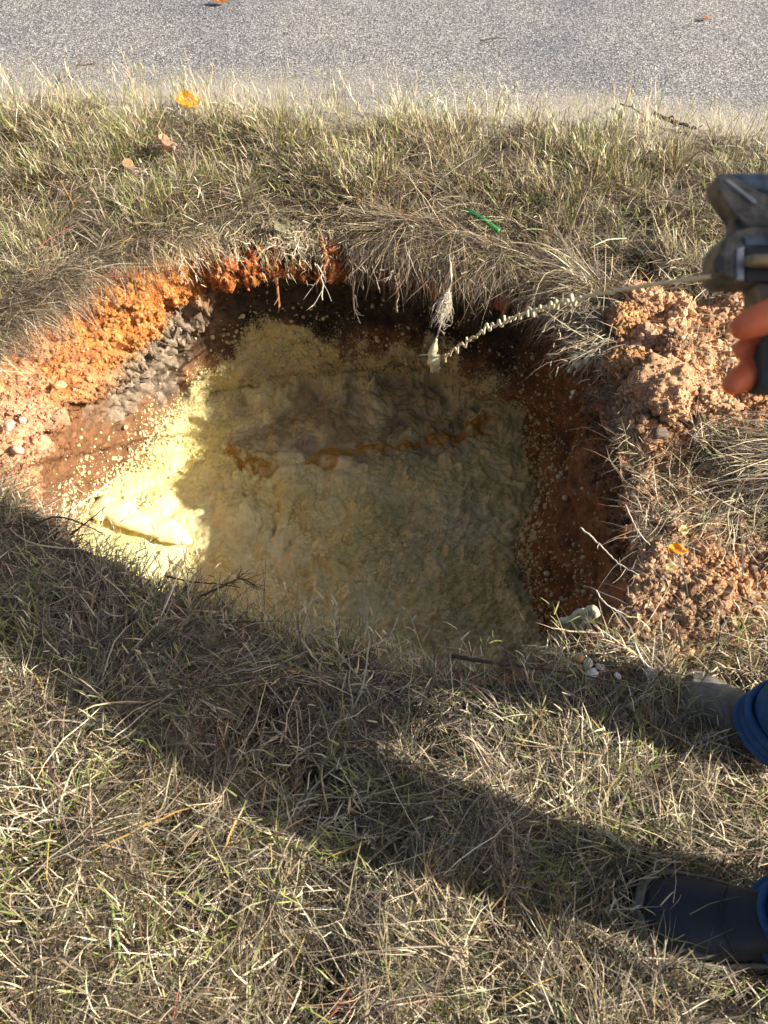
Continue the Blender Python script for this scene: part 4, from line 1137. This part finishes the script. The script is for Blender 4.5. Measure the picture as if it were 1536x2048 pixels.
def rod(name, a, b, r, mat, parent=gun, taper=None):
    n = 24; pp = np.linspace(0, 1, n)[:, None]; pp = a * (1 - pp) + b * pp
    rv = np.full(n, r); rv[0] = r * .7; rv[1] = r * .93; rv[-1] = r * .8
    return tubes_obj(name, [tube_np(pp, rv, 24)], mat, parent)
body = prism('gun_head', [(1423, 502), (1440, 481), (1476, 472), (1720, 476), (1720, 573), (1440, 572), (1423, 560)], GD, .036, MAT_GM, .002)
prism('side_plate', [(1472, 498), (1487, 492), (1487, 562), (1472, 560)], GD - .0185, .003, MAT_GL, .0006, body)
prism('top_plate', [(1484, 474), (1716, 478), (1716, 494), (1490, 493)], GD - .0185, .004, MAT_GB, .0008, body)
prism('recess_shade_panel', [(1490, 497), (1714, 497), (1714, 564), (1490, 564)], GD - .0185, .002, MAT_GK, .0005, body)  # black panel standing proud, paints the shade of a hollow
bm = bmesh.new(); bmesh.ops.create_cone(bm, cap_ends=True, segments=24, radius1=.0055, radius2=.0055, depth=.003)  # black disc painting the dark inside of the slot hole
for v in bm.verts: v.co.x *= .55; v.co.y *= 1.05
nz_ = bm_obj('port_shade_disc', bm, MAT_GK); nz_.rotation_euler = cam.rotation_euler; nz_.location = Cm(1437, 527, GD - .019) - np.array(gun.location); nz_.parent = gun
rod('valve_knob', Cm(1492, 522, GD - .026), Cm(1716, 519, GD - .026), .0045, MAT_BRASS)
prism('neck', [(1460, 442), (1508, 440), (1512, 476), (1456, 476)], GD + .003, .014, MAT_GM, .002)
prism('bracket', [(1421, 366), (1432, 356), (1452, 359), (1508, 404), (1720, 412), (1720, 470), (1484, 468), (1468, 440), (1424, 393)], GD, .020, MAT_GM, .0022)
prism('bracket_edge', [(1447, 360), (1456, 360), (1512, 402), (1510, 410), (1503, 406)], GD - .011, .003, MAT_GL, .0006)
rod('air_pipe', Cm(1432, 374, GD + .006), Cm(1716, 376, GD + .006), .0092, MAT_GB)
prism('grip_collar', [(1500, 574), (1590, 574), (1590, 690), (1516, 690), (1504, 606)], GD, .026, MAT_GM, .002)
prism('grip', [(1512, 702), (1522, 680), (1600, 674), (1610, 790), (1506, 786)], GD - .012, .030, MAT_GRIP, .005)
prism('trigger', [(1640, 575), (1650, 575), (1665, 650), (1650, 660)], GD, .010, MAT_GM, .001)

# hose from the gun to the ground
hs = [Cm(1716, 525, GD), Cm(1850, 560, GD + .02), np.array([.58, .22, .62]), np.array([.64, .0, .22]), P(1555, 1915, .03), P(1541, 2000, .02), P(1545, 2120, .015), np.array([.55, -.55, .02]), np.array([1.2, -1.2, .02])]
ho = tubes_obj('hose', [tube_np(smooth_path(hs, 160), .0105, 14)], simple('black_hose', (0.02, 0.02, 0.024), .6, 0, .3, 60, .3, .001))
tag(ho, 'dark rubber hose running from the gun down into the grass', 'hose')

# ---------------------------------------------------------------- person
def skin_mesh(verts, edges, root=0, levels=2):
    me = D.meshes.new('tmp'); me.from_pydata([v[:3] for v in verts], edges, [])
    o = D.objects.new('tmp', me); COL.objects.link(o)
    m = o.modifiers.new('s', 'SKIN'); m.use_smooth_shade = True
    for i, v in enumerate(verts):
        r = v[3]; r2 = v[4] if len(v) > 4 else r
        me.skin_vertices[0].data[i].radius = (r, r2)
        me.skin_vertices[0].data[i].use_root = (i == root)
    ss = o.modifiers.new('u', 'SUBSURF'); ss.levels = levels; ss.render_levels = levels
    dg = bpy.context.evaluated_depsgraph_get(); dg.update()
    ev = o.evaluated_get(dg); m2 = D.meshes.new_from_object(ev)
    D.objects.remove(o); return m2

def keep_largest(me):
    bm = bmesh.new(); bm.from_mesh(me); bm.verts.ensure_lookup_table()
    seen = bytearray(len(bm.verts)); best = []
    for v0 in bm.verts:
        if seen[v0.index]: continue
        st_ = [v0]; seen[v0.index] = 1; comp = []
        while st_:
            v = st_.pop(); comp.append(v)
            for e in v.link_edges:
                w_ = e.other_vert(v)
                if not seen[w_.index]: seen[w_.index] = 1; st_.append(w_)
        if len(comp) > len(best): best = comp
    ks = set(v.index for v in best)
    bmesh.ops.delete(bm, geom=[v for v in bm.verts if v.index not in ks], context='VERTS')
    bm.to_mesh(me); bm.free()

def merge(meshes, name, mat, voxel, parent=None, smooth_it=4):
    bm = bmesh.new()
    for m in meshes: bm.from_mesh(m)
    me = D.meshes.new(name); bm.to_mesh(me); bm.free()
    o = D.objects.new(name, me); COL.objects.link(o)
    r = o.modifiers.new('r', 'REMESH'); r.mode = 'VOXEL'; r.voxel_size = voxel; r.use_smooth_shade = True
    s_ = o.modifiers.new('s', 'SMOOTH'); s_.factor = .5; s_.iterations = smooth_it
    dg = bpy.context.evaluated_depsgraph_get(); dg.update()
    m2 = D.meshes.new_from_object(o.evaluated_get(dg)); m2.name = name
    o.modifiers.clear(); o.data = m2; keep_largest(m2)
    m2.materials.clear(); m2.materials.append(mat)
    for p_ in m2.polygons: p_.use_smooth = True
    if parent:
        o.parent = parent; o.matrix_parent_inverse = Matrix.Translation(parent.location).inverted()
    return o

skinm = M('skin'); ns = skinm.noise(45, 4, .6)
skinm.l(skinm.ramp(ns.outputs['Fac'], [(.3, (.72, .145, .045)), (.7, (.84, .20, .07))]).outputs['Color'], skinm.b.inputs['Base Color'])
skinm.b.inputs['Roughness'].default_value = .5; skinm.b.inputs['Subsurface Weight'].default_value = .25; skinm.b.inputs['Subsurface Radius'].default_value = (.012, .004, .002)
ns2 = skinm.noise(260, 3, .6); skinm.l(skinm.bump(ns2.outputs['Fac'], .25, .001), skinm.b.inputs['Normal'])
A_ = np.array
aL, kL, hL = A_([.585, .140, .10]), A_([.70, .12, .50]), A_([.86, .20, .90])
aR, kR, hR = A_([.660, .430, .080]), A_([.76, .44, .50]), A_([.88, .38, .90])
pel, wai, che, nk = A_([.87, .31, .94]), A_([.855, .34, 1.10]), A_([.82, .36, 1.32]), A_([.775, .33, 1.47])
hd, hd2 = A_([.755, .33, 1.55]), A_([.745, .33, 1.63])
sR, eR, wR = A_([.79, .48, 1.37]), A_([.62, .54, 1.10]), Cm(1690, 688, .59)
sL, eL, wL = A_([.83, .16, 1.37]), A_([.80, -.02, 1.10]), A_([.62, .10, .97])
palm = Cm(1625, 682, .588); palm2 = Cm(1580, 680, .585)
bv = [(*pel, .15, .11), (*wai, .14, .10), (*che, .16, .11), (*nk, .06), (*hd, .075), (*hd2, .085),
      (*sR, .055), (*eR, .042), (*wR, .028, .024), (*palm, .036, .020), (*sL, .055), (*eL, .042), (*wL, .028),
      (*hL, .085), (*kL, .058), (*aL, .034), (*hR, .085), (*kR, .058), (*aR, .034), (*(aL + A_([-.10, .01, -.045])), .022), (*(aR + A_([-.035, .02, -.05])), .014)]
be = [(0, 1), (1, 2), (2, 3), (3, 4), (4, 5), (2, 6), (6, 7), (7, 8), (8, 9), (2, 10), (10, 11), (11, 12), (0, 13), (13, 14), (14, 15), (0, 16), (16, 17), (17, 18), (15, 19), (18, 20)]
parts_ = [skin_mesh(bv, be)]
def finger(pts3, rads):
    return skin_mesh([(*p_, r_) for p_, r_ in zip(pts3, rads)], [(i, i + 1) for i in range(len(pts3) - 1)])
FD = .562
parts_.append(finger([Cm(1650, 610, .565), Cm(1590, 612, .532), Cm(1534, 634, .516), Cm(1488, 652, .512), Cm(1458, 668, .514)], [.0145, .0140, .0130, .0108, .0078]))
parts_.append(finger([Cm(1640, 672, .590), Cm(1575, 672, .572), Cm(1520, 690, .552), Cm(1482, 696, .546), Cm(1462, 702, .544)], [.0115, .0105, .0090, .0074, .0056]))
parts_.append(finger([Cm(1640, 710, .590), Cm(1570, 715, .572), Cm(1516, 740, .548), Cm(1474, 762, .538), Cm(1448, 780, .534)], [.012, .0115, .0112, .0104, .0076]))
parts_.append(finger([Cm(1640, 745, .590), Cm(1585, 755, .588), Cm(1545, 770, .580), Cm(1520, 775, .573), Cm(1505, 772, .568)], [.0095, .0088, .0078, .0068, .0052]))
parts_.append(finger([Cm(1660, 660, .585), Cm(1655, 640, .555), Cm(1630, 628, .535), Cm(1600, 622, .528)], [.013, .0115, .0095, .0070]))
parts_.append(skin_mesh([(*Cm(1640, 690, .590), .020, .028), (*Cm(1600, 690, .588), .018, .030)], [(0, 1)], 0, 2))
# left hand on the hose, out of view
for dy in (-.03, -.01, .012, .034):
    parts_.append(finger([wL, wL + A_([-.05, dy, -.01]), wL + A_([-.095, dy * 1.2, -.02]), wL + A_([-.115, dy * 1.2, -.045])], [.020, .010, .009, .007]))
parts_.append(finger([wL, wL + A_([-.03, -.05, .0]), wL + A_([-.06, -.065, -.01])], [.018, .011, .008]))
# face
def sph(c_, r, sc=(1, 1, 1)):
    b = bmesh.new(); bmesh.ops.create_icosphere(b, subdivisions=3, radius=r)
    for v in b.verts: v.co = Vector((v.co.x * sc[0], v.co.y * sc[1], v.co.z * sc[2])) + Vector(c_)
    m = D.meshes.new('t'); b.to_mesh(m); b.free(); return m
hc_ = A_([.745, .33, 1.61])
parts_ += [sph(hc_, .10, (.95, .78, 1.2)), sph(hc_ + A_([-.095, 0, -.012]), .016, (1.1, .8, 1.4)), sph(hc_ + A_([-.075, 0, -.07]), .03, (1, .9, .7)), sph(hc_ + A_([-.082, 0, -.048]), .014, (1, 1.7, .5)),
           sph(hc_ + A_([0.005, .082, -.01]), .026, (.8, .35, 1.2)), sph(hc_ + A_([0.005, -.082, -.01]), .026, (.8, .35, 1.2)), sph(hc_ + A_([-.08, 0, .02]), .022, (.7, 2.2, .5))]
person = merge(parts_, 'person', skinm.m, .0036)
tag(person, 'person in blue jeans and dark boots leaning in from the right, aiming a foam gun', 'person')
MAT_DEN = M('denim'); nd = MAT_DEN.noise(25, 4, .6); nd2 = MAT_DEN.noise(420, 2, .5)
MAT_DEN.l(MAT_DEN.ramp(nd.outputs['Fac'], [(.3, (.014, .048, .12)), (.7, (.035, .11, .25))]).outputs['Color'], MAT_DEN.b.inputs['Base Color'])
MAT_DEN.b.inputs['Roughness'].default_value = .9; MAT_DEN.l(MAT_DEN.bump(nd2.outputs['Fac'], .5, .002, MAT_DEN.bump(nd.outputs['Fac'], .5, .01)), MAT_DEN.b.inputs['Normal'])
jv = [(*(pel + A_([-.005, 0, .10])), .125, .105), (*pel, .135, .115), (*hL, .115), (*kL, .085), (*(aL * .62 + kL * .38), .075), (*(aL + A_([.005, 0, -.002])), .071), (*hR, .115), (*kR, .085), (*(aR * .62 + kR * .38), .075), (*(aR + A_([.003, 0, -.008])), .074)]
jeans = merge([skin_mesh(jv, [(0, 1), (1, 2), (2, 3), (3, 4), (4, 5), (1, 6), (6, 7), (7, 8), (8, 9)])], 'jeans', MAT_DEN.m, .008, person)
def cuff(c_, r):
    an = np.linspace(0, 2 * math.pi, 49)[:-1]; parts = []
    for (dz, rr_, tr) in ((.0, 1.0, .0075), (.022, .985, .0045), (.040, .975, .006)):
        pp = np.stack([c_[0] + r * rr_ * np.cos(an) * (1 + .03 * np.sin(3 * an)), c_[1] + r * rr_ * .88 * np.sin(an), c_[2] + dz + .006 * np.sin(2 * an + 1) + 0.10 * r * np.cos(an)], -1)
        pp = np.vstack([pp, pp[:1]]); parts.append(tube_np(pp, tr, 8))
    parts.append(tube_np(smooth_path([c_ + A_([0, 0, .0]), c_ + A_([.012, 0, .14])], 10), r * .90, 32))
    n1_, n2_ = 48, 6
    V = []
    for k in range(n2_):
        f_ = k / (n2_ - 1); V.append(np.stack([c_[0] + r * (1.02 - .04 * f_) * np.cos(an) * (1 + .03 * np.sin(3 * an)), c_[1] + r * (1.02 - .04 * f_) * .88 * np.sin(an), c_[2] + .042 * f_ + .006 * np.sin(2 * an + 1) + 0.10 * r * np.cos(an)], -1))
    parts.append((np.vstack(V), grid_faces(n2_, 48, True)))
    o = tubes_obj('cuff', parts, MAT_DEN.m, jeans); o.matrix_parent_inverse = Matrix.Identity(4); return o
cuff(aL + A_([.0, 0, .0]), .076); cuff(aR + A_([.0, 0, -.005]), .080)
jk = [(.87, .31, .56, .16, .15), (*pel, .19, .16), (*(wai + A_([0, .025, 0])), .195, .165), (*che, .20, .15), (*(nk * .7 + che * .3), .085), (*sR, .085), (*eR, .060), (*(eR * .25 + wR * .75), .045), (*sL, .085), (*eL, .060), (*(eL * .2 + wL * .8), .045)]  # out of view; long hem and wide waist shaped for the shadow they cast
merge([skin_mesh(jk, [(0, 1), (1, 2), (2, 3), (3, 4), (3, 5), (5, 6), (6, 7), (3, 8), (8, 9), (9, 10)])], 'shadow_jacket', simple('dark_jacket', (.03, .035, .05), .9, 0, .2, 40, .4, .004), .009, person)
merge([sph(hc_ + A_([.018, 0, .032]), .104, (.95, .84, 1.05))], 'hair', simple('brown_hair', (.05, .03, .018), .8, 0, .4, 150, .8, .004), .006, person)
for s_ in (-1, 1):
    m_ = sph(hc_ + A_([-.083, s_ * .032, .004]), .010); e_ = D.objects.new('eye', m_); COL.objects.link(e_); m_.materials.append(simple('eye_white', (.6, .58, .55), .2, 0, .1, 20, 0)); e_.parent = person

def boot(name, toe, heel, upper, sole, label):
    root = D.objects.new(name, D.meshes.new(name)); 
    toe = A_(toe); heel = A_(heel); ax = toe - heel; Ln = np.linalg.norm(ax[:2]); fx_ = ax[:2] / Ln; sx = A_([-fx_[1], fx_[0]])
    wsc = 1.0 if Ln > .29 else .84
    xs_ = A_([0, .015, .05, .10, .15, .20, .25, .28, .295, .302]) / .302 * Ln
    hw = wsc * A_([.020, .036, .043, .041, .044, .052, .055, .047, .032, .006]); hh_ = wsc * A_([.070, .095, .12, .125, .105, .082, .070, .058, .044, .034])
    m_ = 28; an = np.linspace(0, 2 * math.pi, m_, endpoint=False); ks = 60
    t_ = np.linspace(0, 1, ks); xi = np.interp(t_, np.linspace(0, 1, 10), xs_); wi = np.interp(xi, xs_, hw); hi = np.interp(xi, xs_, hh_)
    V = []
    for x_, w_, h_ in zip(xi, wi, hi):
        cy = np.cos(an); cz = np.sin(an); yy = w_ * np.sign(cy) * np.abs(cy) ** .8; zz = np.where(cz > 0, (h_ - .022) * np.abs(cz) ** .8, -.004 * np.abs(cz)) + .026
        V.append(np.stack([heel[0] + fx_[0] * x_ + sx[0] * yy, heel[1] + fx_[1] * x_ + sx[1] * yy, heel[2] + zz], -1))
    V = np.vstack(V); V += (0.0022 * fbm(V, 30, 3, 801))[:, None]
    F = grid_faces(ks, m_, True)
    up_ = [(V, F), tube_np(smooth_path([A_([heel[0] + fx_[0] * .075, heel[1] + fx_[1] * .075, heel[2] + .05]), A_([heel[0] + fx_[0] * .072, heel[1] + fx_[1] * .072, heel[2] + .20])], 12), .050, 28)]
    o = tubes_obj(name, up_, upper, person); o.matrix_parent_inverse = Matrix.Identity(4)
    tag(o, label)
    V = []
    prof = [(0.0, .97), (.006, 1.12), (.020, 1.17), (.029, 1.15), (.033, 1.02)]
    on = 96; tt = np.linspace(0, 2 * math.pi, on, endpoint=False)
    cx_ = Ln * .5 + (Ln * .5 + .004) * np.cos(tt); wv_ = np.interp(np.clip(cx_, 0, Ln), xs_, hw)
    yv = np.sign(np.sin(tt)) * wv_
    for z_, sc_v in prof:
        V.append(np.stack([heel[0] + fx_[0] * (Ln / 2 + (cx_ - Ln / 2) * (1 + (sc_v - 1) * .4)) + sx[0] * yv * sc_v, heel[1] + fx_[1] * (Ln / 2 + (cx_ - Ln / 2) * (1 + (sc_v - 1) * .4)) + sx[1] * yv * sc_v, heel[2] + z_ + 0 * tt], -1))
    V = np.vstack(V)
    so_ = tubes_obj('sole', [(V, grid_faces(len(prof), on, True))], sole, o); so_.matrix_parent_inverse = Matrix.Identity(4)
    so_.data.update()
    for k_, (f0, nm) in enumerate(((.60, 'seam'), (.97, 'welt'))):
        if nm == 'seam':
            xq = f0 * Ln; w_ = float(np.interp(xq, xs_, hw)); h_ = float(np.interp(xq, xs_, hh_)); aa = np.linspace(.12, math.pi - .12, 24)
            cy = np.cos(aa); yy = (w_ + .0006) * np.sign(cy) * np.abs(cy) ** .8; zz_ = (h_ - .0215) * np.abs(np.sin(aa)) ** .8 + .0262
            bx2 = xq + .030 * np.sin(aa) ** 2
            pq = np.stack([heel[0] + fx_[0] * bx2 + sx[0] * yy, heel[1] + fx_[1] * bx2 + sx[1] * yy, heel[2] + zz_ - .004 * np.sin(aa)], -1)
        else:
            pq = np.stack([heel[0] + fx_[0] * (Ln / 2 + (cx_ - Ln / 2) * 1.01) + sx[0] * yv * 1.07, heel[1] + fx_[1] * (Ln / 2 + (cx_ - Ln / 2) * 1.01) + sx[1] * yv * 1.07, heel[2] + .034 + 0 * tt], -1)
        q_ = tubes_obj(nm, [tube_np(pq, .0013 if nm == 'seam' else .0032, 6)], upper if nm == 'seam' else sole, o); q_.matrix_parent_inverse = Matrix.Identity(4)
    return o
def gl(x, y, dz=.012): return [x, y, float(G(A_([x]), A_([y]))[0]) + dz]
MAT_BOOT = simple('navy_boot_leather', (0.013, 0.015, 0.021), .55, 0, .35, 35, .4, .003)
MAT_BOOT2 = simple('grey_boot_leather', (0.20, 0.18, 0.15), .75, 0, .3, 35, .4, .003)  # far boot, paler than the near one
boot('boot', gl(.372, .165, .045), gl(.672, .125, .035), MAT_BOOT, simple('tan_sole', (.22, .19, .14), .8, 0, .3, 60, .4, .002), 'dark navy boot nearest the camera')
boot('boot', gl(.522, .535, -.030), gl(.760, .390, -.022), MAT_BOOT2, simple('grey_sole', (.20, .17, .14), .8, 0, .3, 60, .4, .002), 'grey boot further away, beside the hole')
